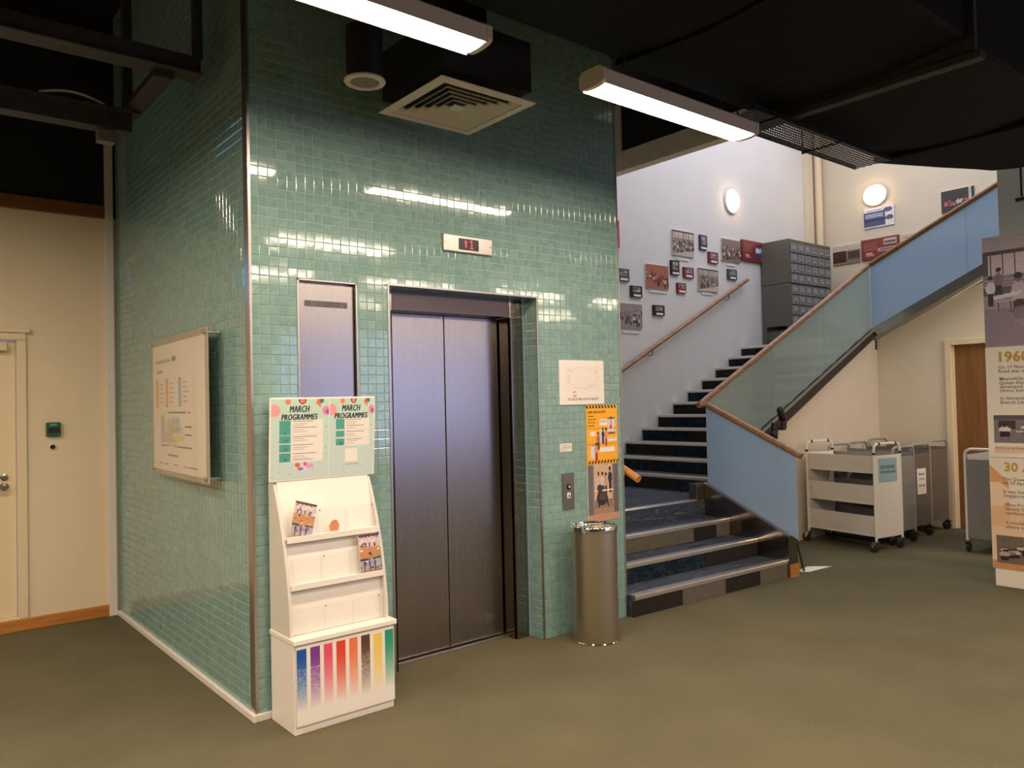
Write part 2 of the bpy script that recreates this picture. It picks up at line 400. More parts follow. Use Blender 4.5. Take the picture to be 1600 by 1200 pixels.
# lift shaft: grout slabs with openings, tiles stand proud
wf = struct('wall_front', merge(
    B(0, PX0, .003, .06, 0, TOP), B(PX1, HX0-.003, .003, .06, 0, TOP), B(HX1+.003, SH_X, .003, .06, 0, TOP),
    B(PX0, PX1, .003, .06, 0, PZ0), B(PX0, PX1, .003, .06, PZ1, TOP), B(HX0-.003, HX1+.003, .003, .06, HZ+.003, TOP),
    B(HX0-.06, HX0-.003, .06, .26, 0, HZ), B(HX1+.003, HX1+.06, .06, .26, 0, HZ), B(HX0-.06, HX1+.06, .06, .26, HZ+.003, HZ+.06)), 'grout')
wl = struct('wall_shaft_side', B(.003, .06, .06, SH_Y, 0, TOP), 'grout')
struct('wall_shaft_right', B(SH_X-.06, SH_X, .06, SH_Y, 0, TOP), 'column')

def tile_geo(u0, u1, v0, v1, tilt):
    """a glazed tile 3 mm proud with pillowed edges, in (u, v, d)"""
    a, b = tilt; e = .0018; vs = []
    uc, vc = (u0+u1)/2, (v0+v1)/2
    for s, d in ((0, 0), (.0004, .0022), (e, .003)):
        for u, v in ((u0+s, v0+s), (u1-s, v0+s), (u1-s, v1-s), (u0+s, v1-s)):
            vs.append((u, v, d+(a*(u-uc)+b*(v-vc) if d else 0)))
    fs = [(8, 9, 10, 11)]
    for k in (0, 4):
        for i in range(4): fs.append((k+i, k+(i+1) % 4, k+4+(i+1) % 4, k+4+i))
    return vs, fs
def tile_wall(wall, ax, origin, u_len, v_len, holes, hide, u_dir):
    P = .05; F = frame(ax, origin); g = .0018
    cells = []
    for i in range(int(math.ceil(u_len/P))):
        for j in range(int(math.ceil(v_len/P))):
            u0, u1, v0, v1 = i*P+g, min((i+1)*P, u_len)-g, j*P+g, min((j+1)*P, v_len)-g
            ok = True
            for a, b, c, d in holes:
                if u1 > a and u0 < b and v1 > c and v0 < d:
                    cut = [(u0, a-g, v0, v1), (b+g, u1, v0, v1), (u0, u1, v0, c-g), (u0, u1, d+g, v1)]
                    cut = [q for q in cut if q[1]-q[0] > .006 and q[3]-q[2] > .006]
                    if not cut: ok = False; break
                    u0, u1, v0, v1 = max(cut, key=lambda q: (q[1]-q[0])*(q[3]-q[2]))
            if ok and u1-u0 > .004 and v1-v0 > .004: cells.append((u0, u1, v0, v1))
    def score(c):
        full = abs(c[1]-c[0]-P+2*g) < 1e-6 and abs(c[3]-c[2]-P+2*g) < 1e-6
        q = [px(F(c[i], c[j], 0)) for i, j in ((0, 2), (1, 2), (1, 3), (0, 3))]
        if not full or any(p is None for p in q) or hide(F((c[0]+c[1])/2, (c[2]+c[3])/2)): return 0
        if not all(0 < p[0] < 1600 and 0 < p[1] < 1200 for p in q): return 0
        return abs(sum(q[i][0]*q[(i+1) % 4][1]-q[(i+1) % 4][0]*q[i][1] for i in range(4)))/2
    sc = sorted(range(len(cells)), key=lambda k: -score(cells[k]))
    single = set(sc[:300]); allmb = MB(); off = ORG[wall.name]
    h = P/2-g; vs, fs = tile_geo(-h, h, -h, h, (0, 0))
    O = F(0, 0, 0); mb = MB().add([tuple(F(u, v, d)-O) for u, v, d in vs], fs)
    me = mesh('tile', mb, 'tile')
    for k, c in enumerate(cells):
        tl = (random.gauss(0, .0024), random.gauss(0, .0024))
        if k in single:
            o = link('tile', me, wall, F((c[0]+c[1])/2, (c[2]+c[3])/2, 0)-off)
            o.rotation_euler = (tl[0], 0, tl[1]) if ax == '-Y' else (0, tl[0], tl[1])
        else:
            vs, fs = tile_geo(*c, tl); allmb.add([tuple(F(*q)) for q in vs], fs)
    o = part('tiles', allmb, 'tile', wall); o['kind'] = 'stuff'
def hide_f(p): return (p.x < .66 and p.z < 1.6 and p.x > .04) or (1.9 < p.x and p.z < .75)
tile_wall(wf, '-Y', (0, .003, 0), SH_X, TOP, [(HX0, HX1, -1, HZ), (PX0, PX1, PZ0, PZ1)], hide_f, 1)
tile_wall(wl, '-X', (.003, SH_Y, 0), SH_Y, TOP, [], lambda p: False, 1)
# tiled reveal of the lift opening (right cheek and soffit)
rv = MB(); Fr = frame(((0, 1, 0), (0, 0, 1), (-1, 0, 0)), (HX1+.003, 0, 0)); Fs = frame(((1, 0, 0), (0, 1, 0), (0, 0, -1)), (HX0, 0, HZ+.003))
for j in range(45):
    for i in range(3):
        u1 = min((i+1)*.05, .128)
        vs, fs = tile_geo(i*.05+.0018, u1-.0018, j*.05+.0018, min(j*.05+.05, HZ)-.0018, (random.gauss(0, .004), random.gauss(0, .004)))
        rv.add([tuple(Fr(*q)) for q in vs], fs)
for i in range(22):
    for j in range(3):
        vs, fs = tile_geo(i*.05+.0018, min(i*.05+.05, HX1-HX0)-.0018, j*.05+.0018, min(j*.05+.05, .128)-.0018, (0, 0))
        rv.add([tuple(Fs(*q)) for q in vs], fs)
o = part('reveal_tiles', rv, 'tile', wf); o['kind'] = 'stuff'
struct('trim_1', merge(B(-.004, .008, -.006, .06, .03, TOP), B(-.006, .008, -.004, .012, .03, TOP)), 'alu', label='thin metal strip on the front corner of the tiled lift shaft')
struct('trim_2', merge(B(HX0-.010, HX0+.001, -.005, .002, 0, HZ+.01), B(HX1-.001, HX1+.010, -.005, .002, 0, HZ+.01), B(HX0, HX1, -.005, .002, HZ-.001, HZ+.01)), 'alu', label='thin metal edging round the lift opening')
struct('trim_3', B(SH_X-.008, SH_X+.004, -.005, .05, 0, TOP), 'alu', label='metal strip on the right corner of the tiled lift shaft')
struct('trim_4', B(-.075, -.02, SH_Y-.035, SH_Y, 0, 3.72), 'trim_w', .003, label='white corner strip where the cream wall meets the green tiles')
struct('baseboard_shaft', merge(B(-.022, 0, -.022, SH_Y-.035, 0, .036), B(0, .16, -.022, 0, 0, .036)), 'trim_w', .004)

# cream wall on the left with its door
DX0, DX1, DTOP = -1.62, -.655, 2.05
struct('wall_left', merge(B(-8.2, DX0-.06, SH_Y, SH_Y+.12, 0, 3.0), B(DX1+.06, .06, SH_Y, SH_Y+.12, 0, 3.0), B(DX0-.06, DX1+.06, SH_Y, SH_Y+.12, DTOP+.06, 3.0)), 'white_wall')
struct('wall_left_upper', B(-8.2, .06, SH_Y, SH_Y+.12, 3.0, TOP), 'black_paint')
struct('trim_5', B(-8.2, -.075, SH_Y-.025, SH_Y, 2.99, 3.09), 'band', .004, label='brown timber band along the top of the cream wall')
struct('baseboard_left', B(-8.2, -.075, SH_Y-.02, SH_Y, 0, .085), 'skirt', .004)
d1 = struct('door_1', B(DX0, DX1, SH_Y+.03, SH_Y+.075, .10, DTOP), 'cream', .003, label='cream painted door beside the green call point')
part('door_frame', merge(B(DX1+.004, DX1+.062, SH_Y-.02, SH_Y+.12, .086, DTOP+.003), B(DX0-.062, DX0-.004, SH_Y-.02, SH_Y+.12, .086, DTOP+.003),
     B(DX0-.062, DX1+.062, SH_Y-.02, SH_Y+.12, DTOP+.004, DTOP+.054), B(DX0-.004, DX1+.004, SH_Y+.01, SH_Y+.12, .04, .098),
     B(DX0-.085, DX1+.085, SH_Y-.035, SH_Y, DTOP+.055, DTOP+.085)), 'cream', d1, .004)
part('door_closer', B(-1.15, DX1-.055, SH_Y-.03, SH_Y+.03, DTOP-.075, DTOP-.012), 'cream', d1, .005)
part('lever_handle', merge(MB().lathe((-.728, SH_Y+.03, 1.022), [(.027, 0), (.027, -.012), (.012, -.014), (.011, -.05)], 20, 'Y'),
     MB().tube([(-.728, SH_Y-.018, 1.022), (-.745, SH_Y-.024, 1.022), (-.86, SH_Y-.024, 1.018)], .011)), 'steel_s', d1, smooth=True)
part('door_lock', MB().lathe((-.728, SH_Y+.03, 1.085), [(.024, 0), (.024, -.010), (.013, -.012), (.012, -.022)], 20, 'Y'), 'steel_s', d1, smooth=True)

# stairwell walls
ST_Y, ST_X = 2.57, 10.03
struct('wall_back', B(SH_X, 10.2, ST_Y, ST_Y+.12, 0, 6.2), 'stair_wall')
struct('wall_far', B(ST_X, ST_X+.12, -9.7, ST_Y, 0, 6.2), 'beige_wall')
struct('wall_stairwell_upper', merge(B(4.5, ST_X, -2.3, -2.2, TOP, 6.2), B(4.48, 4.54, -2.2, ST_Y, TOP, 6.2)), 'stair_wall')
struct('wall_under_stair', MB().prism([(4.72, 0), (7.97, 0), (7.97, 2.2), (7.84, 2.2), (4.72, .72)], 'Y', .705, .728), 'beige_wall')
UX = 7.97
struct('wall_under_landing', merge(MB().prism([(.728, 0), (.728, 2.2), (.62, 2.3), (-.08, 2.55), (-.08, 0)], 'X', UX, UX+.1), MB().prism([(-.08, 2.11), (-.08, 2.55), (-1.12, 3.0), (-1.12, 2.11)], 'X', UX, UX+.1),
       MB().prism([(-1.12, 0), (-1.12, 3.0), (-3.4, 4.1), (-3.4, 0)], 'X', UX, UX+.1)), 'beige_wall')
d2 = struct('door_2', B(UX+.03, UX+.07, -1.055, -.145, .005, 2.05), 'bdoor', .002, label='brown veneered door behind the book carts')
part('door_frame', merge(B(UX-.03, UX+.1, -.14, -.075, 0, 2.12), B(UX-.03, UX+.1, -1.125, -1.06, 0, 2.12), B(UX-.03, UX+.1, -1.06, -.14, 2.055, 2.12), B(UX+.005, UX+.03, -.16, -.14, 0, 2.055)), 'cream', d2, .004)
struct('beam', B(4.48, 4.60, -1.35, ST_Y, 3.86, 4.06), 'beam', .004)
struct('trim_6', B(4.48, 4.60, 1.585, 1.69, 4.06, TOP), 'white_wall', label='white upright standing on the beam beside the lift shaft')
struct('wall_over_beam', B(4.50, 4.56, -1.35, 1.585, 4.06, TOP), 'black_paint')
struct('column', B(5.95, 6.5, -1.95, -1.335, 0, TOP), 'column', .004, label='grey green column behind the exhibition panel')
struct('trim_7', B(9.66, 9.86, ST_Y-.05, ST_Y, 2.22, 6.2), 'beige_wall', label='flat pier in the corner over the card cabinet')
t = part('pipe', MB().tube([(9.93, 2.47, 2.22), (9.93, 2.47, 6.2)], .055, 16), 'cream', None, smooth=True)
tag(t, 'cream vertical pipe in the corner behind the card cabinet', 'pipe')
struct('stair_landing', merge(B(7.93, ST_X, .70, ST_Y, 2.06, 2.205), B(SH_X, 4.92, .70, ST_Y, .44, .585)), 'tread')

# the rest of the hall behind the camera, with its windows
struct('wall_west', B(-8.3, -8.2, -9.7, 2.83, 0, TOP), 'hall_wall')
WZ0, WZ1 = .55, 2.95
WX = [(4.2, 9.8)]
xs = [-8.2]+[v for q in WX for v in q]+[10.2]
struct('wall_rear', merge(*[B(xs[i], xs[i+1], -9.8, -9.7, 0, TOP) for i in range(0, len(xs), 2)], *[B(a, b, -9.8, -9.7, 0, WZ0) for a, b in WX], *[B(a, b, -9.8, -9.7, WZ1, TOP) for a, b in WX]), 'hall_wall')
for i, (a, b) in enumerate(WX):
    wn = struct('window_%d' % (i+1), merge(B(a, b, -9.78, -9.72, WZ0, WZ0+.06), B(a, b, -9.78, -9.72, WZ1-.06, WZ1), *[B(a+(b-a)*k/3-.03, a+(b-a)*k/3+.03, -9.78, -9.72, WZ0, WZ1) for k in range(4)]), 'alu')
    for k in range(3):
        part('pane', B(a+(b-a)*k/3+.03, a+(b-a)*(k+1)/3-.03, -9.752, -9.748, WZ0+.06, WZ1-.06), 'glass', wn)

# ================================================================ LIFT
lift = thing('lift_entrance', (1.33, .25, 0), 'closed stainless steel lift doors in the tiled opening', 'lift')
DY = .25
for x0, x1 in ((.885, 1.3275), (1.3325, 1.755)):
    part('door_panel', B(x0, x1, DY, DY+.03, .02, 2.085), 'steel', lift, .003)
part('jamb', merge(B(1.765, 1.875, .13, .15, .0, 2.205), B(1.765, 1.775, .13, DY+.04, .0, 2.085)), 'steel_d', lift, .002)
part('jamb', merge(B(.795, .885, .13, .15, .0, 2.205), B(.875, .885, .13, DY+.04, .0, 2.085)), 'steel_d', lift, .002)
part('lintel', merge(B(.885, 1.765, .13, .15, 2.085, 2.205), B(.885, 1.765, .15, DY+.04, 2.085, 2.098)), 'steel_shaded', lift, .002)  # darker steel tone carries the shade inside the reveal
part('shaft_gap', B(.88, 1.77, DY+.035, DY+.05, .0, 2.09), 'blackhole', lift)
part('sill', B(.885, 1.765, .21, DY+.03, .0, .012), 'alu', lift)
ind = thing('lift_indicator', (1.34, 0, 2.49), 'steel floor indicator with red arrow and number above the lift doors', 'indicator')
part('faceplate', B(1.157, 1.525, -.016, -.001, 2.437, 2.542), 'alu', ind, .006)
part('display', B(1.268, 1.416, -.018, -.014, 2.455, 2.523), 'black', ind)
Fw = frame('-Y', (0, 0, 0))
ar = MB().add([tuple(Fw(*q)) for q in ((1.303, 2.498, .019), (1.319, 2.517, .019), (1.335, 2.498, .019), (1.326, 2.498, .019), (1.326, 2.470, .019), (1.312, 2.470, .019), (1.312, 2.498, .019))], [(0, 2, 1), (3, 6, 5, 4)])
part('arrow', ar, 'led', ind)
one = MB()
for u0, u1, v0, v1 in ((1.357, 1.367, 2.470, 2.517), (1.347, 1.357, 2.503, 2.511), (1.348, 1.376, 2.464, 2.472)): one.add([tuple(Fw(*q)) for q in ((u0, v0, .019), (u1, v0, .019), (u1, v1, .019), (u0, v1, .019))], [(0, 1, 2, 3)])
part('number', one, 'led', ind)
for x in (1.172, 1.508): part('screw', MB().lathe((x, -.016, 2.49), [(.004, 0), (.003, -.002)], 10, 'Y'), 'mesh_grey', ind)
sp = thing('lift_side_panel', ((PX0+PX1)/2, .06, PZ0), 'tall brushed steel panel with a slotted vent set in the tiles left of the lift', 'panel')
part('plate', B(PX0+.022, PX1-.014, .018, .024, PZ0, PZ1-.02), 'steel', sp, .001)
part('recess', merge(B(PX0, PX1, .045, .055, PZ0, PZ1), B(PX0, PX0+.012, -.004, .05, PZ0, PZ1+.0), B(PX1-.008, PX1, -.004, .05, PZ0, PZ1), B(PX0, PX1, -.004, .05, PZ1-.008, PZ1)), 'alu', sp)
part('vent_slots', merge(*[B(PX0+.05+i*.0062, PX0+.0535+i*.0062, .0165, .0185, 2.06, 2.092) for i in range(40)]), 'black', sp)

# ================================================================ SIGNS ON THE TILES
def sheet(name, label, cat, F, u0, u1, v0, v1, th=.006, m='paper', bev=.001, group=None):
    t = thing(name, F((u0+u1)/2, v0, 0), label, cat, group)
    part('board', fbox(F, u0, u1, v0, v1, .0, th), m, t, bev)
    return t
s = sheet('fire_notice', 'white square notice about fire and lifts on the tiles right of the lift', 'sign', Fw, 2.07, 2.492, 1.506, 1.806)
part('wording', text_mb(Fw, 'IN CASE OF FIRE, DO NOT USE LIFTS', 2.145, 1.535, .022, .0068, bold=.012, width=.285), 'ink', s)
part('red_wording', merge(text_mb(Fw, 'LIFT', 2.19, 1.583, .018, .0068, bold=.02), text_mb(Fw, 'FIRE', 2.19, 1.558, .018, .0068, bold=.02)), 'redink', s)
dm = Cv(60, 36, (238, 230, 222))
for a in range(0, 330, 9):
    r = math.radians(a+40)
    if a % 4 != 1: dm.ell(.5+.40*math.cos(r), .5-.42*math.sin(r), .018, .03, (216, 210, 206))
for q in ((.12, .2), (.1, .45), (.11, .62), (.88, .22), (.9, .3), (.7, .8)): dm.ell(q[0], q[1], .04, .06, (218, 212, 206))
dm.put('faint_drawing', Fw, 2.12, 2.45, 1.60, 1.77, .0066, s)
s = sheet('lift_safety_poster', 'yellow safe use of lifts poster with black striped edges beside the white notice', 'poster', Fw, 2.312, 2.617, 1.093, 1.499, .004, 'yellow', 0)
for i in range(10):
    for v, sl in ((1.475, .0), (1.095, .026)):
        part('hazard_stripe', MB().add([tuple(Fw(*q)) for q in ((2.318+i*.0305, v+.002, .005), (2.333+i*.0305, v+.002, .005), (2.320+i*.0305+sl, v+.022, .005), (2.305+i*.0305+sl, v+.022, .005))], [(0, 1, 2, 3)]), 'ink', s)
part('wording', merge(text_mb(Fw, 'SAFE USE OF LIFTS', 2.328, 1.443, .022, .005, bold=.025, width=.17), *[text_mb(Fw, q, 2.328, 1.42-.022*i, .015, .005, bold=.02) for i, q in enumerate(('Keep an', 'eye on kids', 'at all times', 'using lifts'))]), 'ink', s)
def panels(c):
    c.rect(0, .31, 1, .325, (206, 120, 30)); c.rect(0, .645, 1, .66, (206, 120, 30))
pc = Cv(60, 80, (250, 180, 40))
panels(pc)
pc.rect(.42, .12, .66, .26, (246, 238, 226)); pc.rect(.68, .12, .92, .31, (214, 222, 236)); pc.rect(.68, .09, .92, .13, (120, 110, 90)); pc.person(.79, .21, .16, (232, 170, 140), (196, 50, 46))
pc.rect(.10, .38, .28, .47, (246, 230, 214)); pc.rect(.42, .34, .62, .64, (214, 214, 224)); pc.person(.52, .45, .16, (60, 50, 60), (40, 36, 44)); pc.person(.36, .55, .18, (170, 110, 80), (90, 60, 50)); pc.person(.62, .47, .18, (226, 150, 120), (196, 60, 50))
pc.rect(.68, .34, .92, .40, (214, 222, 236)); pc.rect(.68, .41, .92, .45, (110, 90, 50)); pc.rect(.66, .52, .96, .60, (246, 238, 226))
pc.rect(.12, .68, .34, .95, (218, 216, 226)); pc.rect(.14, .68, .32, .69, (80, 80, 80)); pc.person(.29, .78, .18, (220, 150, 120), (190, 40, 40)); pc.rect(.40, .73, .90, .83, (246, 238, 236))
for y in (.15, .18, .21, .54, .57, .745, .77, .795): pc.rect(.44 if y < .3 else (.68 if y < .6 else .43), y, (.63 if y < .3 else (.93 if y < .6 else .86)), y+.008, (150, 136, 130))
pc.put('illustrations', Fw, 2.314, 2.615, 1.118, 1.440, .0044, s)
s = sheet('lift_photo_poster', 'photo poster of people with a wheelchair in a lift, below the yellow poster', 'poster', Fw, 2.313, 2.615, .70, 1.089, .003, 'paper', 0)
pc = Cv(60, 80, (214, 178, 150))
pc.rect(0, 0, .17, 1, (116, 104, 104)).rect(.83, 0, 1, 1, (112, 98, 100)).rect(.17, 0, .20, .85, (150, 140, 136)).rect(.79, 0, .83, .85, (150, 140, 136))
pc.rect(.17, .78, .83, 1, (176, 138, 116)).rect(0, .88, 1, 1, (196, 152, 126)).rect(.2, .62, .8, .78, (150, 120, 106))
pc.person(.72, .24, .22, (44, 48, 66), (58, 50, 52)); pc.person(.34, .30, .2, (206, 186, 176), (120, 90, 86)); pc.person(.47, .30, .2, (214, 196, 188), (60, 52, 56)); pc.person(.58, .32, .2, (196, 160, 140), (70, 60, 60))
pc.rect(.22, .445, .82, .47, (238, 232, 226)); pc.ell(.45, .60, .18, .13, (58, 46, 48)); pc.rect(.34, .50, .58, .62, (86, 72, 74)); pc.line(.36, .5, .34, .75, .02, (50, 40, 44)); pc.line(.58, .55, .64, .74, .02, (50, 40, 44)); pc.ell(.38, .42, .09, .07, (60, 54, 64)); pc.noise(.1)
pc.put('print', Fw, 2.314, 2.614, .701, 1.088, .0036, s)
s = sheet('small_notice', 'small white notice with grey wording above the lift call buttons', 'sign', Fw, 2.063, 2.171, 1.195, 1.250, .004)
part('wording', merge(text_mb(Fw, 'IN CASE OF LIFT', 2.071, 1.234, .009, .0048, bold=.02, width=.09), text_mb(Fw, '6-7384 732', 2.071, 1.216, .016, .0048, bold=.01, width=.09), text_mb(Fw, 'CALL FOR HELP', 2.071, 1.203, .008, .0048, width=.06)), 'inkgrey', s)
bt = thing('call_button_panel', (2.125, 0, .814), 'steel call button plate with two buttons right of the lift', 'lift buttons')
part('faceplate', B(2.074, 2.177, -.012, -.001, .814, 1.054), 'steel_s', bt, .003)
part('up_button', B(2.113, 2.139, -.018, -.010, .945, .982), 'black', bt, .003, label='dark up button with a lit arrow')
part('button_light', B(2.1205, 2.1315, -.0195, -.0175, .958, .971), 'paper', bt)
part('wheelchair_button', B(2.111, 2.141, -.016, -.010, .888, .925), 'paper', bt, .003, label='white wheelchair button')
part('button_mark', merge(MB().lathe((2.1245, -.0165, .902), [(.008, 0), (.008, -.001)], 14, 'Y'), B(2.121, 2.126, -.0175, -.0165, .902, .919)), 'inkgrey', bt)

# ================================================================ LIBRARY MAP BOARD (left face)
# plate hangs on four stand-offs, its near edge a little further from the tiles
a0, a1 = Vector((-.045, 1.585, 1.135)), Vector((-.085, .40, 1.135))
Ub = (a1-a0).normalized(); Db = Vector((0, 0, 1)).cross(Ub)
if Db.x > 0: Db = -Db
Fb = frame((Ub, (0, 0, 1), Db), a0); BW, BH = (a1-a0).length, .84
mp = thing('map_board', (-.06, 1.0, 1.135), 'clear framed library floor plan on stand-offs on the left tiled wall', 'sign')
part('back_plate', fbox(Fb, 0, BW, 0, BH, -.012, -.002), 'plate_edge', mp, .002)
part('front_plate', fbox(Fb, 0, BW, 0, BH, .004, .010), 'acrylic', mp)
c = Cv(110, 84, (236, 222, 208)); INK = (150, 140, 132)
c.rect(.06, .12, .36, .145, (176, 166, 156)).rect(.40, .11, .48, .14, (140, 132, 126)).rect(.08, .20, .22, .225, (170, 158, 148))
for x, col in ((.06, (226, 176, 84)), (.27, (230, 176, 84)), (.53, (160, 176, 190))):
    c.rect(x, .27, x+.055, .50, col)
    for k in range(6): c.rect(x+.075, .28+.035*k, x+.16+.03*(k % 3 == 0), .288+.035*k, (190, 178, 168))
for x0, x1, y in ((.16, .26, .555), (.32, .66, .54), (.70, .74, .535), (.16, .29, .80), (.50, .76, .80), (.30, .50, .875), (.64, .76, .64), (.64, .72, .70), (.64, .76, .86-.16)): c.rect(x0, y, x1, y+.009, (120, 110, 102))
c.rect(.16, .565, .25, .78, (206, 190, 172)).rect(.40, .57, .54, .63, (206, 208, 200)).rect(.36, .66, .48, .705, (230, 208, 150)).rect(.48, .66, .60, .705, (200, 206, 200)).rect(.24, .70, .40, .77, (206, 192, 182)).rect(.40, .71, .62, .765, (232, 208, 146)).rect(.26, .79, .36, .81, (196, 180, 160)).rect(.40, .79, .50, .81, (206, 190, 170))
for x in (.12, .24, .42, .60, .70, .78): c.rect(x, .94, x+.08, .955, (166, 152, 140))
c.put('floor_plan_print', Fb, .03, BW-.03, .03, BH-.04, -.0012, mp)
for u in (.03, BW-.03):
    for v in (.03, BH-.03):
        p = Fb(u, v, .014); part('stand_off', MB().lathe((p.x, p.y, p.z), [(.013, -.0), (.013, .006), (.008, .007), (.008, -p.x-.001)], 16, 'X'), 'chrome', mp, smooth=True)

# ================================================================ LEFT WALL DEVICES
cp = thing('call_point', (-.43, SH_Y, 1.36), 'green emergency door release box on the cream wall', 'call point')
part('body', B(-.475, -.383, SH_Y-.035, SH_Y-.001, 1.362, 1.462), 'green_box', cp, .006)
part('front_plate', B(-.465, -.393, SH_Y-.039, SH_Y-.034, 1.385, 1.425), 'blackf', cp, .002)
part('label_strip', B(-.452, -.41, SH_Y-.038, SH_Y-.034, 1.437, 1.452), 'teal', cp)
kl = thing('key_switch', (-.433, SH_Y, 1.27), 'small round black key lock below the green release box', 'lock')
part('rim', MB().lathe((-.433, SH_Y-.001, 1.285), [(.022, 0), (.021, -.008), (.014, -.010)], 20, 'Y'), 'trim_w', kl, smooth=True)
part('barrel', MB().lathe((-.433, SH_Y-.009, 1.285), [(.017, 0), (.016, -.006), (.004, -.007)], 20, 'Y'), 'black', kl, smooth=True)
ex = thing('exit_sign', (-1.15, SH_Y, 2.5), 'lit blue sign box over the cream door, beyond the left edge of the photo', 'sign')
part('housing', B(-1.36, -.98, SH_Y-.05, SH_Y-.001, 2.52, 2.72), 'trim_w', ex, .005)
part('lit_face', B(-1.34, -1.0, SH_Y-.056, SH_Y-.05, 2.54, 2.70), 'exit', ex)

# ================================================================ BROCHURE STAND
ks = thing('brochure_stand', (.33, -.17, 0), 'white stepped brochure stand with rainbow striped front beside the lift', 'brochure stand')
KX0, KX1 = .065, .597
part('cabinet', B(KX0, KX1, -.300, -.03, .0, .418), 'kiosk', ks, .004)
part('counter', B(KX0-.006, KX1+.016, -.318, -.03, .419, .445), 'kiosk', ks, .004)
part('front_panel', B(KX0+.008, KX1, -.312, -.301, .04, .412), 'kiosk', ks, .003)
prof = [(-.03, .445), (-.262, .445), (-.262, .50)]+[(-.262+.05*t+.122*t**2.2, .50+.66*t) for t in [i/12 for i in range(13)]]+[(-.03, 1.16)]
for x in (KX0, KX1-.016):
    part('side_panel', MB().prism(prof, 'X', x, x+.016), 'kiosk_in', ks, .002)
part('back_panel', B(KX0+.016, KX1-.016, -.034, -.026, .445, 1.56), 'kiosk_in', ks)
TI = [(.905, -.205, -.150, -.086, 1.17), (.685, -.243, -.195, -.165, .88), (.447, -.25, -.225, -.205, .66)]
for k, (z, yl, y0, y1, z1) in enumerate(TI):
    part('tier_board', MB().prism([(y0, z), (y0-.01, z), (y1-.01, z1), (y1, z1)], 'X', KX0+.016, KX1-.016), 'kiosk', ks)
    if k < 2:
        part('shelf', merge(B(KX0+.016, KX1-.016, yl, y0+.06, z-.012, z), B(KX0+.016, KX1-.016, yl-.006, yl, z-.026, z+.004)), 'kiosk', ks, .002)
    yp = yl+.004 if k < 2 else -.252
    f = part('acrylic_pocket', merge(B(KX0+.03, KX1-.02, yp-.0015, yp+.0015, z+.003, z+.125), *[B(KX0+.03+.155*i, KX0+.032+.155*i, yp+.0015, y0-.012, z+.003, z+.115) for i in range(4)]), 'acrylic', ks)
    for x in (KX0+.19, KX1-.05): part('pocket_screw', MB().lathe((x, yp-.002, z+.118), [(.004, 0), (.003, -.002)], 10, 'Y'), 'mesh_grey', f)
# stripes printed on the front: ink fades out towards the bottom
stripes = [(30, 84, 168), (126, 60, 146), (228, 84, 112), (226, 66, 44), (238, 122, 78), (92, 64, 52), (240, 204, 92), (44, 150, 118)]
c = Cv(160, 120, (238, 232, 224)); base = np.array((238, 232, 224.))
sp_ = rng.random((120, 160))
for i, col in enumerate(stripes):
    x0 = .002+i*.1287; x1 = x0+.0915
    m = (c.X >= x0) & (c.X < x1); t = np.clip((c.Y-.12)/.72, 0, 1)[..., None]**1.3
    col = np.array(col, float)
    inkc = np.where(t < .5, col*(1-t*.6)+(col*.55+base*.45)*t*.6, 0)
    mix = col*(1-t)+base*t
    spk = (sp_ > .94-.10*np.sin(c.Y*4.2)) & (c.Y > .28) & (c.Y < .8) & (i in (0, 1, 5))
    mix = np.where(spk[..., None], mix*.35+base*.65, mix)
    tops = .035 if i != 6 else .05
    m &= c.Y > tops
    c.a[m] = mix[m]
c.put('striped_print', Fw, KX0+.009, KX1-.001, .05, .411, .3126, ks)
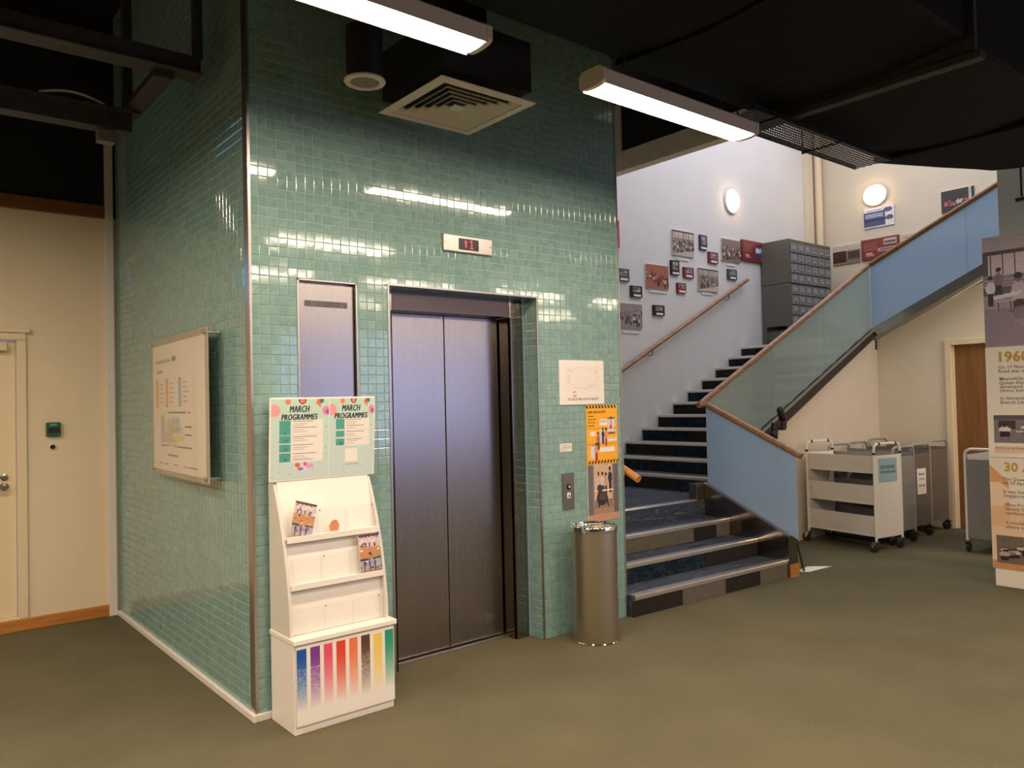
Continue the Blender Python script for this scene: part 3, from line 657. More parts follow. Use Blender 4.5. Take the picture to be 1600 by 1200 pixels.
# poster board leaning on top of the stand
Fp = frame(((1, 0, 0), (0, -.06, .998), (0, -.998, -.06)), (.042, -.100, 1.168))
pb = thing('programme_board', (.33, -.11, 1.168), 'white board with two mint programme posters standing on top of the brochure stand', 'poster board')
part('board', fbox(Fp, 0, .578, 0, .415, -.012, 0), 'kiosk', pb, .003)
MINT = (196, 218, 208)
def programme(u0, u1, rows, ys):
    c = Cv(96, 128, MINT)
    c.a = c.a+(c.Y[..., None]-.5)*np.array((8, -6, 14))
    for x, y, r, col in ((.05, .14, .10, (236, 160, 168)), (.28, .03, .05, (232, 134, 104)), (.53, .01, .07, (150, 60, 64)), (.53, .02, .04, (232, 130, 120)), (.82, .04, .05, (226, 110, 60)), (.87, .02, .04, (60, 110, 130)), (.84, .09, .02, (226, 120, 90)), (.96, .15, .08, (226, 140, 176)), (.98, .16, .04, (150, 90, 150))):
        c.ell(x, y, r, r*.75, col)
    for k, (y0, y1) in enumerate(ys):
        c.rect(.14, y0, .32, y1-.008, (84, 162, 150)); c.rect(.34, y0-.005, .90, y1-.004, (240, 230, 222))
        yy = y0+.012; j = 0
        while yy < y1-.02:
            c.rect(.36, yy, .36+(.36 if j % 3 == 0 else .2)+.06*((k+j) % 2), yy+.008, (120, 112, 116) if j % 3 == 0 else (176, 168, 168)); yy += .026; j += 1
    for x, y in ((.10, .52), (.95, .7), (.3, .93), (.12, .9), (.7, .9), (.94, .35), (.93, .62)): c.rect(x, y, x+.03, y+.008, (130, 140, 140))
    if rows == 4:
        c.ell(.55, .86, .16, .045, (226, 210, 226)); c.ell(.45, .83, .045, .03, (214, 110, 80)); c.ell(.58, .82, .03, .025, (220, 90, 120)); c.ell(.66, .85, .07, .03, (216, 160, 214)); c.ell(.5, .88, .05, .02, (150, 110, 190))
    else:
        c.rect(.34, .66, .62, .83, (240, 232, 224)); c.rect(.34, .86, .66, .867, (130, 130, 130))
    c.put('poster_print', Fp, u0, u1, .010, .406, .001, pb)
    part('poster_heading', merge(*[text_mb(Fp, b_, (u0+u1)/2-o_+e_, v_, z_, .0016+e_*.1, shear=.22, width=w_) for b_, o_, v_, z_, w_ in (('MARCH', .062, .342, .046, .105), ('PROGRAMMES', .104, .304, .041, .19)) for e_ in (0, .0012, .0024)]), 'ink', pb)
    nums = ('5', '12', '15', '29')[:4] if rows == 4 else ('', '', '28')
    part('poster_dates', merge(*[text_mb(Fp, n, u0+(u1-u0)*.21, .406-.396*(ys[i][1]-.02), .018, .0016, bold=.01) for i, n in enumerate(nums) if n]), 'tealtxt', pb)
programme(.008, .312, 4, ((.265, .45), (.455, .555), (.56, .665), (.67, .79)))
programme(.318, .570, 3, ((.265, .41), (.42, .51), (.52, .62)))
def booklet(name, F, label, w=.115, h=.165):
    t = thing(name, F(w/2, 0, 0), label, 'booklet', 'booklets in the brochure stand')
    part('pages', fbox(F, 0, w, 0, h, -.006, 0), 'paper', t)
    c = Cv(40, 56, (206, 150, 96))
    c.rect(0, 0, 1, .07, (96, 50, 54)).rect(0, .07, 1, .36, (206, 190, 192)).rect(0, .68, 1, .96, (176, 176, 190)).rect(0, .66, .4, .72, (60, 48, 90)).rect(.6, .66, 1, .7, (60, 60, 90))
    for k in range(26):
        x, y = rng.random(), .08+.88*rng.random()
        col = [(240, 226, 216), (70, 60, 80), (214, 120, 70), (236, 190, 120), (110, 120, 170), (200, 70, 60)][rng.integers(6)]
        c.rect(x-.06, y-.025, x+.06, y+.025, col)
    for x in (.15, .33, .5, .75): c.person(x, .18, .14, (228, 206, 206), (70, 60, 80))
    for x in (.2, .45, .7): c.person(x, .80, .16, (90, 84, 130), (60, 60, 80))
    c.put('cover', F, 0, w, 0, h, .0008, t)
def tilted(o, roll, lean):
    U = Vector((math.cos(roll), 0, math.sin(roll))); V = Vector((-math.sin(roll), 0, math.cos(roll)))
    V = (V*math.cos(lean)+Vector((0, 1, 0))*math.sin(lean)).normalized(); return frame((U, V, U.cross(V)*1.0), o)
booklet('booklet', tilted((.098, -.203, .925), -.30, .18), 'booklet leaning in the top left pocket of the brochure stand')
booklet('booklet', tilted((.458, -.237, .692), .015, .10), 'booklet with orange cover upright in the middle tier right pocket', .118, .185)
t = thing('orange_card', (.335, -.196, .908), 'small rounded orange card in the top tier of the brochure stand', 'card')
part('card', MB().prism([(.313, .912), (.357, .912), (.362, .94), (.352, .962), (.335, .968), (.318, .958), (.308, .938)], 'Y', -.1975, -.196), 'orange', t)

# ================================================================ BIN
bc = (2.132, -.228, 0)
tb = thing('litter_bin', bc, 'cylindrical brushed steel litter bin with chrome rim by the tiled wall', 'bin')
part('body', MB().lathe(bc, [(.146, .012), (.146, .700)], 64), 'bin', tb, smooth=True)
part('base_ring', MB().lathe(bc, [(.148, 0), (.149, .010), (.146, .014)], 64), 'chrome', tb, smooth=True)
part('rim', MB().lathe(bc, [(.147, .698), (.151, .702), (.152, .728), (.148, .737), (.140, .735), (.138, .725), (.138, .70)], 64, cap=False), 'chrome', tb, smooth=True)
lid = MB(); n = 48
hc = Vector((2.175, -.215, .722))
ro = [(bc[0]+.139*math.cos(2*math.pi*i/n), bc[1]+.139*math.sin(2*math.pi*i/n), .722) for i in range(n)]
ri = [(hc.x+.066*math.cos(2*math.pi*i/n), hc.y+.066*math.sin(2*math.pi*i/n), .722) for i in range(n)]
rd = [(q[0], q[1], .69) for q in ri]
lid.add(ro+ri+rd, [(i, (i+1) % n, (i+1) % n+n, i+n) for i in range(n)]+[(i+n, (i+1) % n+n, (i+1) % n+2*n, i+2*n) for i in range(n)])
part('lid', lid, 'chrome', tb)
part('inner_liner', MB().lathe((hc.x, hc.y, 0), [(.068, .60), (.068, .689)], 32), 'blackhole', tb)

# ================================================================ STAIRS
st = thing('staircase', (3.6, -.15, 0), 'carpeted staircase rising behind the lift with metal nosings and steel strings', 'staircase')
R_ = .148; AX0, AX1 = 2.68, 4.53
def skew(mb):
    mb.v = [(x, y-.045*(x-AX0), z) for x, y, z in mb.v]; return mb
def nosing(mb_axis, a, b, y, z):
    """nosing strip along X at front y (flight up +Y) or along Y at front x (flight up +X)"""
    pr = [(y-.012, z-.030), (y-.006, z-.036), (y+.004, z-.036), (y+.004, z-.002), (y+.055, z-.002), (y+.055, z+.003), (y-.004, z+.003), (y-.012, z-.006)]
    mb = MB()
    if mb_axis == 'X': return mb.prism(pr, 'X', a, b)
    return mb.prism(pr, 'Y', a, b)
for k in range(4):
    y = -.045+.282*k; z = R_*(k+1); x1 = AX1-.012
    s = part('step', skew(B(AX0, x1, y, y+.282 if k < 3 else y+.10, z-R_ if k == 0 else z-R_-.02, z-.004)), 'tread', st)
    part('nosing', skew(nosing('X', AX0+(.02 if k == 0 else 0), x1, y, z)), 'nose', s)
    part('grip_strip', skew(B(AX0+.01, x1-.01, y+.056, y+.082, z-.004, z+.001)), 'blue_strip', s)
    x = AX0; j = 0
    seq = [('cdark', .52), ('cgrey', .50), ('cdark', .44), ('cgrey', .5)] if k == 0 else ([('cdark', .14), ('cblue', 1.0), ('cdark', .8)] if k == 1 else ([('cgrey', 1.35), ('cdark', .3), ('cgrey', .3)] if k == 2 else [('cblue', .62), ('cgrey', .72), ('cdark', .6)]))
    for m, wd in seq:
        xe = min(x+wd, x1); part('carpet_tile', skew(B(x+.0015, xe-.0015, y-.006, y, z-R_+.001, z-.037)), m, s); x = xe
        if x >= x1-.01: break
for k in range(11):
    x = 4.92+.3*k; z = 4*R_+R_*(k+1)
    s = part('step', B(x, x+.30, .73, ST_Y-.002, z-R_-.03, z-.004), 'tread', st)
    part('nosing', nosing('Y', .73, ST_Y-.004, x, z), 'nose', s)
    x0 = .73; j = k % 3
    while x0 < ST_Y-.03:
        xe = min(x0+(.5 if j % 2 else .62), ST_Y-.003)
        part('carpet_tile', B(x-.006, x, x0+.001, xe-.001, z-R_+.001, z-.037), ('cblue', 'cdark', 'cblue')[j % 3], s); x0 = xe; j += 1
# steel strings under the glass
def zA(y): return .733+.455*(y-.70)          # lower edge of the glass, lower flight
def zB(x): return .775+.465*(x-4.53)         # long flight
def zC(y): return 2.30+.482*(.70-y)          # returning flight
part('steel_string', MB().prism([(-.150, 0), (.70, 0), (.70, zA(.70)), (-.150, zA(-.150))], 'X', AX1-.010, AX1+.125), 'steel_d', st, .002, label='dark polished string beside the lowest steps')
part('string_flange', MB().prism([(-.150, zA(-.150)-.002), (.70, zA(.70)-.002), (.70, zA(.70)+.012), (-.150, zA(-.150)+.012)], 'X', AX1-.012, AX1+.022), 'alu', st)
part('string_cap', B(4.41, 4.60, .70, .79, .592, .742), 'steel_d', st, .004)
part('string_foot', B(AX1+.0, AX1+.130, -.160, -.1495, 0, .105), 'skirt', st, label='orange wooden foot piece')
part('steel_string', MB().prism([(4.66, zB(4.66)-.01), (7.83, zB(7.83)-.01), (7.83, zB(7.83)-.12), (4.66, zB(4.66)-.16)], 'Y', .66, .704), 'darksteel', st, .002, label='brown string under the long glass panels')
part('string_flange', MB().prism([(4.60, zB(4.60)), (7.83, zB(7.83)), (7.83, zB(7.83)-.022), (4.60, zB(4.60)-.022)], 'Y', .645, .665), 'alu', st)
part('steel_string', MB().prism([(.80, zC(.80)), (-1.3, zC(-1.3)), (-1.3, zC(-1.3)-.125), (.80, zC(.80)-.125)], 'X', 7.80, 7.96), 'steel_s', st, .002, label='polished string of the upper returning flight')
part('upper_flight', MB().prism([(.70, 2.20), (.70, 2.06), (-2.2, 3.46), (-2.2, 3.60)], 'X', 8.08, ST_X-.01), 'tread', st)

bl = thing('glass_balustrade', (4.55, .7, .7), 'frosted glass stair balustrade topped with a round wooden handrail', 'balustrade')
GX = 4.57
part('glass_panel', MB().prism([(.69, zA(.69)+.004), (-.205, zA(-.205)+.004), (-.205, 1.05), (.69, 1.462)], 'X', GX-.008, GX+.008), 'glassA', bl, label='frosted pane beside the lowest steps with daylight blue put in its tint')
def rB(x): return 1.49+.476*(x-4.5)
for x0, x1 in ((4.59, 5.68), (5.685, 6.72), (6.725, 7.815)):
    part('glass_panel', MB().prism([(x0, zB(x0)+.004), (x1, zB(x1)+.004), (x1, rB(x1)-.012), (x0, rB(x0)-.012)], 'Y', .692, .708), 'glassB', bl, label='frosted pane of the long flight with its backdrop put in as a greenish tint')
def rC(y): return 3.07+.468*(.70-y)
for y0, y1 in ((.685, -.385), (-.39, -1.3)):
    part('glass_panel', MB().prism([(y0, zC(y0)+.004), (y1, zC(y1)+.004), (y1, rC(y1)-.012), (y0, rC(y0)-.012)], 'X', 7.822, 7.838), 'glassA', bl, label='frosted pane of the returning flight with daylight blue put in its tint')
part('handrail', MB().tube([(4.47, .70, 1.462), (4.55, .70, 1.475), (4.57, .66, 1.455), (4.57, -.262, 1.022)], .027, 16), 'rail', bl, smooth=True)
part('handrail', MB().tube([(4.50, .70, 1.478), (7.80, .70, rB(7.80))], .027, 16), 'rail', bl, smooth=True)
part('handrail', MB().tube([(7.83, .73, rB(7.83)-.005), (7.83, .66, rC(.66)), (7.83, -1.35, rC(-1.35))], .029, 16), 'bdoor', bl, smooth=True, label='brown handrail of the returning flight')
wr = thing('wall_handrail', (6.7, ST_Y, 2.5), 'wooden handrail climbing the white stair wall under the small pictures', 'handrail')
def rW(x): return 1.862+.4925*(x-5.372)
part('rail', MB().tube([(3.9, 2.49, rW(3.9)), (7.99, 2.49, rW(7.99))], .026, 16), 'rail', wr, smooth=True)
for x in (4.6, 5.95, 7.55):
    part('bracket', MB().tube([(x, 2.49, rW(x)-.03), (x, 2.495, rW(x)-.075), (x, 2.53, rW(x)-.085), (x, ST_Y, rW(x)-.085)], .009, 8), 'steel_s', wr, smooth=True)
sr = thing('shaft_handrail', (2.74, .3, 1.0), 'orange wooden handrail end poking out past the lift shaft corner', 'handrail')
part('rail', MB().tube([(2.74, 1.3, 1.62), (2.74, -.080, .967)], .027, 16), 'railo', sr, smooth=True)
part('bracket', MB().tube([(2.74, .5, 1.21), (2.735, .5, 1.165), (2.67, .5, 1.16)], .009, 8), 'steel_s', sr, smooth=True)

# ================================================================ PICTURES ON THE STAIR WALLS
Fk = frame('-Y', (0, ST_Y, 0)); Ff = frame('-X', (ST_X, 0, 0))
def photo(F, u0, u1, v0, v1, cv, label, group, th=.02, m='trim_w', name='photo_panel', margin=.0):
    t = thing(name, F((u0+u1)/2, v0, 0), label, 'picture', group)
    part('board', fbox(F, u0, u1, v0, v1, .001, th), m, t, .001)
    mg = margin
    cv.put('print', F, u0+mg, u1-mg, v0+(.045 if mg else 0), v1-mg, th+.0006, t)
    if mg: part('caption', fbox(F, (u0+u1)/2-.055, (u0+u1)/2+.075, v0+.01, v0+.035, th, th+.001), 'paper', t)
    return t
SEP = dict(bg=(150, 132, 124), dark=(52, 42, 40), light=(206, 190, 182))
GP = 'historic photos on the white stair wall'
def sep(**k):
    d = dict(SEP); d.update(k); return crowd(44, 34, **d)
photo(Fk, 6.457, 6.90, 3.36, 3.68, sep(floor=(196, 178, 172)), 'sepia reading room photo, topmost on the white stair wall', GP)
photo(Fk, 7.50, 7.935, 3.385, 3.69, sep(bg=(130, 112, 110), windows=False, n=34), 'sepia crowd photo next to the dark red panel by the cabinet', GP)
photo(Fk, 5.94, 6.362, 2.90, 3.195, crowd(44, 34, (170, 104, 82), (70, 40, 36), (224, 168, 140), n=24, windows=False), 'reddish brown photo of a group on the white stair wall', GP)
photo(Fk, 6.968, 7.40, 2.94, 3.235, sep(floor=(206, 188, 176), light=(190, 176, 160)), 'sepia photo of tables nearest above the upper handrail', GP)
photo(Fk, 5.43, 5.845, 2.385, 2.68, crowd(44, 34, (160, 142, 146), (48, 40, 44), (206, 188, 190), n=20, windows=False), 'grey photo lowest on the stair wall beside the lift shaft', GP)
GS = 'small framed pictures on the white stair wall'
def small(col, win=False):
    c = Cv(16, 16, col); c.rect(.12, .08, .9, .8, (150, 140, 140))
    for k in range(7): c.ell(.2+.6*rng.random(), .2+.5*rng.random(), .12, .12, [(60, 54, 56), (206, 196, 192), (120, 110, 108)][k % 3])
    return c
for m, col, u, v, du, dv, lab in (
    ('navy', (46, 48, 82), 7.022, 3.485, .155, .195, 'small navy framed picture high on the stair wall'),
    ('maroon', (120, 34, 50), 7.205, 3.325, .205, .15, 'small dark red picture just below the navy one'),
    ('blackf', (34, 34, 36), 6.416, 3.10, .165, .185, 'small upright black framed picture right of the reddish photo'),
    ('maroon', (128, 40, 58), 6.668, 3.085, .205, .135, 'small dark red picture left of the sepia tables photo'),
    ('maroon', (156, 36, 48), 6.53, 2.875, .175, .13, 'small bright red picture below the upright black frame'),
    ('greenf', (40, 88, 70), 7.623, 3.14, .207, .14, 'small green framed picture above the top of the wall handrail'),
    ('greenf', (40, 90, 70), 5.42, 2.945, .207, .148, 'small green framed picture by the lift shaft edge'),
    ('blackf', (30, 30, 32), 5.652, 2.765, .2, .138, 'small black framed picture left of the reddish photo'),
    ('blackf', (30, 32, 30), 6.055, 2.562, .21, .13, 'small black framed picture lowest on the stair wall, above the handrail')):
    photo(Fk, u, u+du, v, v+dv, small(col), lab, GS, .025, m, 'small_picture', .012)
for i, (u, du, v) in enumerate(((6.545, .25, 3.305), (6.0, .34, 2.85), (7.05, .24, 2.895), (5.50, .30, 2.325), (7.62, .2, 3.33))):
    tag(part('caption_strip', fbox(Fk, u, u+du, v, v+.02, .001, .012), 'paper'), 'thin white caption strip under the %s photo on the stair wall' % ('topmost sepia', 'reddish brown', 'sepia tables', 'lowest grey', 'sepia crowd')[i], 'caption', 'caption strips on the stair wall')
def infopanel(lite):
    c = Cv(56, 36, (126, 44, 48))
    for y in (.2, .28, .36, .44, .52): c.rect(.08, y, .42, y+.03, (170, 100, 96))
    c.rect(.12, .68, .3, .74, (206, 170, 160)).rect(.12, .78, .36, .84, (190, 150, 140))
    if lite: c.rect(.55, .25, .78, .8, (70, 80, 130)); c.person(.66, .45, .3, (210, 214, 226), (60, 60, 100)); c.person(.84, .42, .3, (226, 226, 230), (120, 40, 44)); c.rect(.8, .62, 1, .92, (190, 172, 150))
    else: c.rect(.6, .08, .94, .36, (196, 180, 170)); c.rect(.62, .2, .92, .3, (90, 80, 80)); c.rect(.44, .5, .92, .68, (176, 160, 160)); c.rect(.5, .56, .9, .62, (80, 80, 90))
    return c
photo(Fk, 7.965, 8.53, 3.43, 3.725, infopanel(True), 'dark red information panel touching the grey card cabinet', 'red information panels', .03, 'maroon', 'information_panel')
photo(Ff, -1.86, -1.31, 3.51, 3.81, infopanel(False), 'dark red information panel on the far wall right of the cabinet', 'red information panels', .03, 'maroon', 'information_panel')
c = Cv(48, 34, (226, 226, 232)); c.rect(0, .22, .7, .95, (70, 80, 124)).rect(.05, .3, .65, .5, (150, 160, 190)).rect(0, .6, .9, .68, (40, 46, 86)).ell(.8, .2, .15, .12, (90, 96, 130)).ell(.85, .6, .12, .12, (80, 86, 120)); c.rect(.1, .1, .6, .18, (170, 176, 200)); c.noise(.15)
photo(Ff, -1.81, -1.366, 3.975, 4.267, c, 'blue and white drawing print under the round wall lamp', 'pictures on the far stair wall')
c = Cv(48, 34, (150, 128, 112)); c.rect(0, 0, 1, .3, (196, 184, 170)).rect(0, .3, .5, .9, (66, 42, 36)).rect(.55, .34, 1, .8, (104, 80, 68)).rect(.5, .8, 1, 1, (140, 120, 110)); [c.rect(.58+.1*i, .38, .64+.1*i, .75, (60, 44, 40)) for i in range(4)]; c.noise(.15)
photo(Ff, -2.31, -1.885, 3.505, 3.787, c, 'brown photo of shelving right beside the grey card cabinet', 'pictures on the far stair wall')
c = Cv(48, 34, (60, 60, 60)); [c.person(rng.random()*.8, .55+.1*rng.random(), .2, [(206, 90, 90), (190, 186, 180), (120, 70, 66)][i % 3]) for i in range(9)]; c.rect(.84, 0, .92, 1, (190, 188, 184)).rect(.92, 0, 1, 1, (40, 40, 44)); c.noise(.15)
photo(Ff, -.72, -.30, 3.99, 4.29, c, 'photo of seated children high up beside the upper brown handrail', 'pictures on the far stair wall')
c = Cv(20, 14, (196, 186, 170)); c.rect(.1, .2, .9, .3, (140, 134, 150)).rect(.1, .5, .8, .58, (150, 144, 150))
photo(Ff, -1.285, -1.0, 3.60, 3.80, c, 'pale notice right of the red panel on the far wall', 'pictures on the far stair wall', .01, 'paper', 'notice')
t = part('red_panel', fbox(Fk, 5.2, 5.475, 3.335, 3.665, .001, .02), 'red', None, .001); tag(t, 'edge of a bright red panel showing past the lift shaft', 'picture')
# wall lamps
def wall_lamp(c, ax, ru, rv, label):
    t = thing('wall_lamp', c, label, 'wall lamp', 'glowing bulkhead lamps on the stair walls')
    mb = MB(); n, k = 28, 8; vs = []; fs = []
    F = Fk if ax == 'Y' else Ff
    u0, v0 = (c[0], c[2]) if ax == 'Y' else (-c[1], c[2])
    for i in range(k):
        a = .5*math.pi*i/k
        for j in range(n): vs.append(F(u0+ru*math.cos(a)*math.cos(2*math.pi*j/n), v0+rv*math.cos(a)*math.sin(2*math.pi*j/n), .03+.075*math.sin(a)))
    vs.append(F(u0, v0, .105))
    for i in range(k-1):
        for j in range(n): fs.append((i*n+j, i*n+(j+1) % n, (i+1)*n+(j+1) % n, (i+1)*n+j))
    fs += [((k-1)*n+j, (k-1)*n+(j+1) % n, k*n) for j in range(n)]
    part('glass_dome', mb.add(vs, fs), 'wlamp', t, smooth=True)
    pr = MB(); ring = [(1.06*ru*math.cos(2*math.pi*j/n), 1.06*rv*math.sin(2*math.pi*j/n)) for j in range(n)]
    pr.add([F(u0+a, v0+b, .001) for a, b in ring]+[F(u0+a, v0+b, .032) for a, b in ring], [tuple(range(n)), tuple(range(n, 2*n))]+[(j, (j+1) % n, (j+1) % n+n, j+n) for j in range(n)])
    part('base', pr, 'trim_w', t)
wall_lamp((7.757, ST_Y, 4.227), 'Y', .135, .155, 'oval glowing lamp on the white wall with the small pictures')
wall_lamp((ST_X, 1.635, 4.45), 'X', .165, .145, 'round glowing lamp on the far beige stair wall')

# ================================================================ CARD CABINET
cb = thing('card_cabinet', (8.98, 2.33, 2.22), 'grey metal card index cabinet of small drawers on the stair landing', 'cabinet')
CX0, CX1, CY0, CY1 = 8.42, 9.54, 2.10, 2.535
part('base', merge(B(CX0+.03, CX1-.03, CY0+.05, CY1, 2.24, 2.44), *[B(x, x+.05, y, y+.05, 2.206, 2.5) for x in (CX0, CX1-.05) for y in (CY0+.01, CY1-.05)]), 'cab', cb)
part('body', merge(B(CX0, CX1, CY0, CY1, 2.50, 3.09), B(CX0, CX1, CY0, CY1, 3.10, 3.71), B(CX0+.01, CX1-.01, CY0+.02, CY1, 3.08, 3.11)), 'cab', cb, .004)
dw, dh = (CX1-CX0-.04)/6, .142
dm_ = mesh('drawer', B(-dw/2+.009, dw/2-.009, -.016, .0, .009, dh-.009), 'cab_f')
hm = MB(); hm.add(MB().tube([(-.018, -.012, .052), (-.016, -.032, .05), (0, -.037, .049), (.016, -.032, .05), (.018, -.012, .052)], .007, 8).v, MB().tube([(-.018, -.012, .052), (-.016, -.032, .05), (0, -.037, .049), (.016, -.032, .05), (.018, -.012, .052)], .007, 8).f)
hm.box(-.03, .03, -.016, -.012, .07, .105)
hmm = mesh('pull', hm, 'chrome', True)
for k in range(8):
    z0 = 2.505+k*dh+(.017 if k >= 4 else 0)
    for i in range(6):
        d = link('drawer', dm_, cb, Vector((CX0+.02+dw*(i+.5), CY0, z0))-ORG[cb.name])
        link('pull', hmm, d)

# ================================================================ BOOK CARTS
def cart(loc, rz, L, H, W, pm, tm, label, solid=False, sheet_=None, lip='cart_w'):
    """origin under the near-left post; local x across, y along the length"""
    t = thing('book_cart', loc, label, 'book cart', 'book carts parked under the stairs', rz)
    r = .0125; zb = .135
    for y in (0, L):
        part('end_frame', MB().tube([(0, y, zb-.02), (0, y, H-.06), (.012, y, H-.022), (.05, y, H-.002), (W-.05, y, H-.002), (W-.012, y, H-.022), (W, y, H-.06), (W, y, zb-.02)], r, 12), tm, t, smooth=True)
        part('end_panel', B(r*.6, W-r*.6, y-.006, y+.006, zb, H-.115 if not solid else H-.10), pm, t, .002)
        for x in (0, W):
            if not solid: part('connector', MB().tube([(x, y, H-.105), (x, y, H-.085)], r+.0035, 12), 'black', t)
        if not solid: [part('connector', MB().tube([(a, y, H-.002), (a+.022, y, H-.002)], r+.0035, 12), 'black', t) for a in (.06, W-.085)]
    for z0, z1 in ((.755, .925), (.45, .64), (.143, .345)):
        for sx in ((0, 1) if solid else (0,)):
            xa, xb = (.004, .035) if sx == 0 else (W-.004, W-.035)
            part('shelf_side', MB().prism([(xa, z1), (xa+(.012 if sx == 0 else -.012), z1), (xb+(.012 if sx == 0 else -.012), z0), (xb, z0)], 'Y', .007, L-.007), lip, t)
        part('shelf_board', MB().prism([(.03, z0), (W/2, z0+.035), (W-.03, z0), (W-.03, z0+.012), (W/2, z0+.047), (.03, z0+.012)], 'Y', .007, L-.007), lip, t)
    for x in (0, W):
        for y in (0, L):
            cs = part('caster', merge(MB().tube([(x, y, zb-.02), (x, y, .10)], .014, 10), MB().prism([(y-.022, .105), (y+.03, .105), (y+.045, .045), (y+.025, .04)], 'X', x-.022, x-.017), MB().prism([(y-.022, .105), (y+.03, .105), (y+.045, .045), (y+.025, .04)], 'X', x+.017, x+.022), B(x-.022, x+.022, y-.022, y+.03, .10, .106)), 'chrome', t)
            part('wheel', MB().lathe((x, y+.03, .047), [(.030, -.0135), (.045, -.011), (.047, 0), (.045, .011), (.030, .0135)], 20, 'X'), 'rubber', cs, smooth=True)
    return t
TH = math.radians(-10.0)
w1 = cart((6.03, -.16, 0), TH, .79, 1.045, .40, 'cart_w', 'cart_w', 'white book cart with slanted shelves and a blue notice on its end')
cart((6.50, -.12, 0), math.radians(-8), .74, .985, .36, 'cart_g', 'tube_g', 'grey book cart standing right beside the white cart', True, lip='cart_g')
cart((6.96, -.10, 0), math.radians(-6), .72, .985, .36, 'cart_b', 'tube_g', 'brown grey book cart with a pale paper sheet taped to its end', True, lip='cart_b')
cart((7.45, -.08, 0), math.radians(-5), .70, 1.0, .38, 'cart_b', 'tube_g', 'brown grey book cart nearest the brown door', True, lip='cart_b')
# the lone cart: its end faces the lift
cart((6.66, -.735, 0), math.radians(-90), .85, .985, .40, 'cart_g', 'cart_w', 'grey book cart with white tube frame half hidden by the exhibition panel', True, lip='cart_g')
def on_end(loc, th, x0, x1, z0, z1, name, label, m, lines):
    c_, s_ = math.cos(th), math.sin(th); L0 = Vector(loc)
    F = frame(((c_, s_, 0), (0, 0, 1), (s_, -c_, 0)), L0)
    t = thing(name, F(x0, z0, .007), label, 'notice')
    part('sheet', fbox(F, x0, x1, z0, z1, .0065, .0085), m, t)
    part('wording', merge(*[text_mb(F, b, (x0+x1)/2, z, sz, .0092, align='CENTER', bold=.03) for b, z, sz in lines]), 'tealtxt' if m == 'bluepaper' else 'inkgrey', t)
on_end((6.03, -.16, 0), TH, .055, .335, .67, .90, 'blue_notice', 'pale blue notice with two dark lines taped on the white cart', 'bluepaper', [('RETURNED', .80, .042), ('FOR SHELVING', .755, .034)])
on_end((6.96, -.10, 0), math.radians(-6), .09, .26, .46, .73, 'paper_notice', 'narrow pale notice taped on the brown grey cart end', 'paper', [('Books', .66, .04), ('to be', .61, .04), ('sorted', .54, .04)])

# ================================================================ TRIPOD AND PAPER
tp = thing('tripod', (4.94, .22, 0), 'black tripod with a phone gimbal and microphone behind the frosted glass', 'tripod')
tc = Vector((4.94, .22, 0))
for e in ((4.83, -.10, 0), (5.28, .30, 0), (4.80, .52, 0)):
    e = Vector(e); part('leg', MB().tube([tc+Vector((0, 0, 1.06))+(e-tc)*.06, tc*.45+e*.55+Vector((0, 0, .48)), e], [.016, .013, .009], 10), 'black', tp, smooth=True)
part('centre_column', MB().tube([(tc.x, tc.y, .62), (tc.x, tc.y, 1.2)], .014, 12), 'black', tp, smooth=True)
part('head', merge(MB().lathe((tc.x, tc.y, 0), [(.03, 1.07), (.034, 1.10), (.03, 1.12), (.022, 1.13), (.03, 1.15), (.034, 1.21), (.02, 1.23)], 18), MB().tube([(tc.x-.06, tc.y, 1.19), (tc.x+.02, tc.y, 1.20)], .014, 10)), 'black', tp, smooth=True)
part('clamp', merge(B(tc.x-.03, tc.x+.012, tc.y-.012, tc.y+.012, 1.22, 1.29), MB().tube([(tc.x, tc.y, 1.23), (tc.x+.09, tc.y, 1.265)], .016, 10), MB().tube([(tc.x+.04, tc.y, 1.245), (tc.x+.10, tc.y, 1.25)], .022, 10)), 'black', tp)
part('motor', MB().tube([(tc.x+.125, tc.y-.03, 1.25), (tc.x+.125, tc.y+.03, 1.25)], .036, 18), 'black', tp, smooth=True)
part('motor_ring', MB().tube([(tc.x+.150, tc.y-.022, 1.27), (tc.x+.150, tc.y+.022, 1.29)], .026, 14), 'maroon', tp, smooth=True, label='dark red ring')
part('microphone', MB().tube([(tc.x+.155, tc.y, 1.30), (tc.x+.14, tc.y, 1.325), (tc.x+.105, tc.y, 1.405), (tc.x+.095, tc.y, 1.43)], [.022, .034, .032, .014], 14), 'black', tp, smooth=True)
t = part('paper_sheet', MB().prism([(4.77, -.06), (4.83, -.145), (5.17, -.165), (5.02, -.02)], 'Z', .001, .003), 'paper'); tag(t, 'white sheet of paper lying on the carpet at the tripod foot', 'paper')

# ================================================================ EXHIBITION PANEL AT THE RIGHT
bn = thing('exhibition_panel', (5.55, -1.75, 0), 'tall white exhibition panel with old library photos and dates at the right edge', 'display')
BX, BY = 5.408, -1.392; Fe = frame('-X', (BX, 0, 0)); U0, U1 = -BY, -BY+.85
part('core', B(BX+.012, BX+.26, -U1, BY-.003, .135, 2.74), 'trim_w', bn, .003)
part('plinth', B(BX+.004, BX+.25, -U1+.01, BY-.012, 0, .134), 'kiosk', bn, .003)
part('panel', fbox(Fe, U0, U1, 1.882, 2.752, -.012, 0), 'trim_w', bn, .002)
part('panel', fbox(Fe, U0-.004, U1, 1.012, 1.876, -.012, 0), 'paper', bn, .002)
part('panel', fbox(Fe, U0-.004, U1, .136, 1.006, -.012, 0), 'paper', bn, .002)
c = Cv(110, 112, (146, 132, 136)); D = (40, 34, 38)
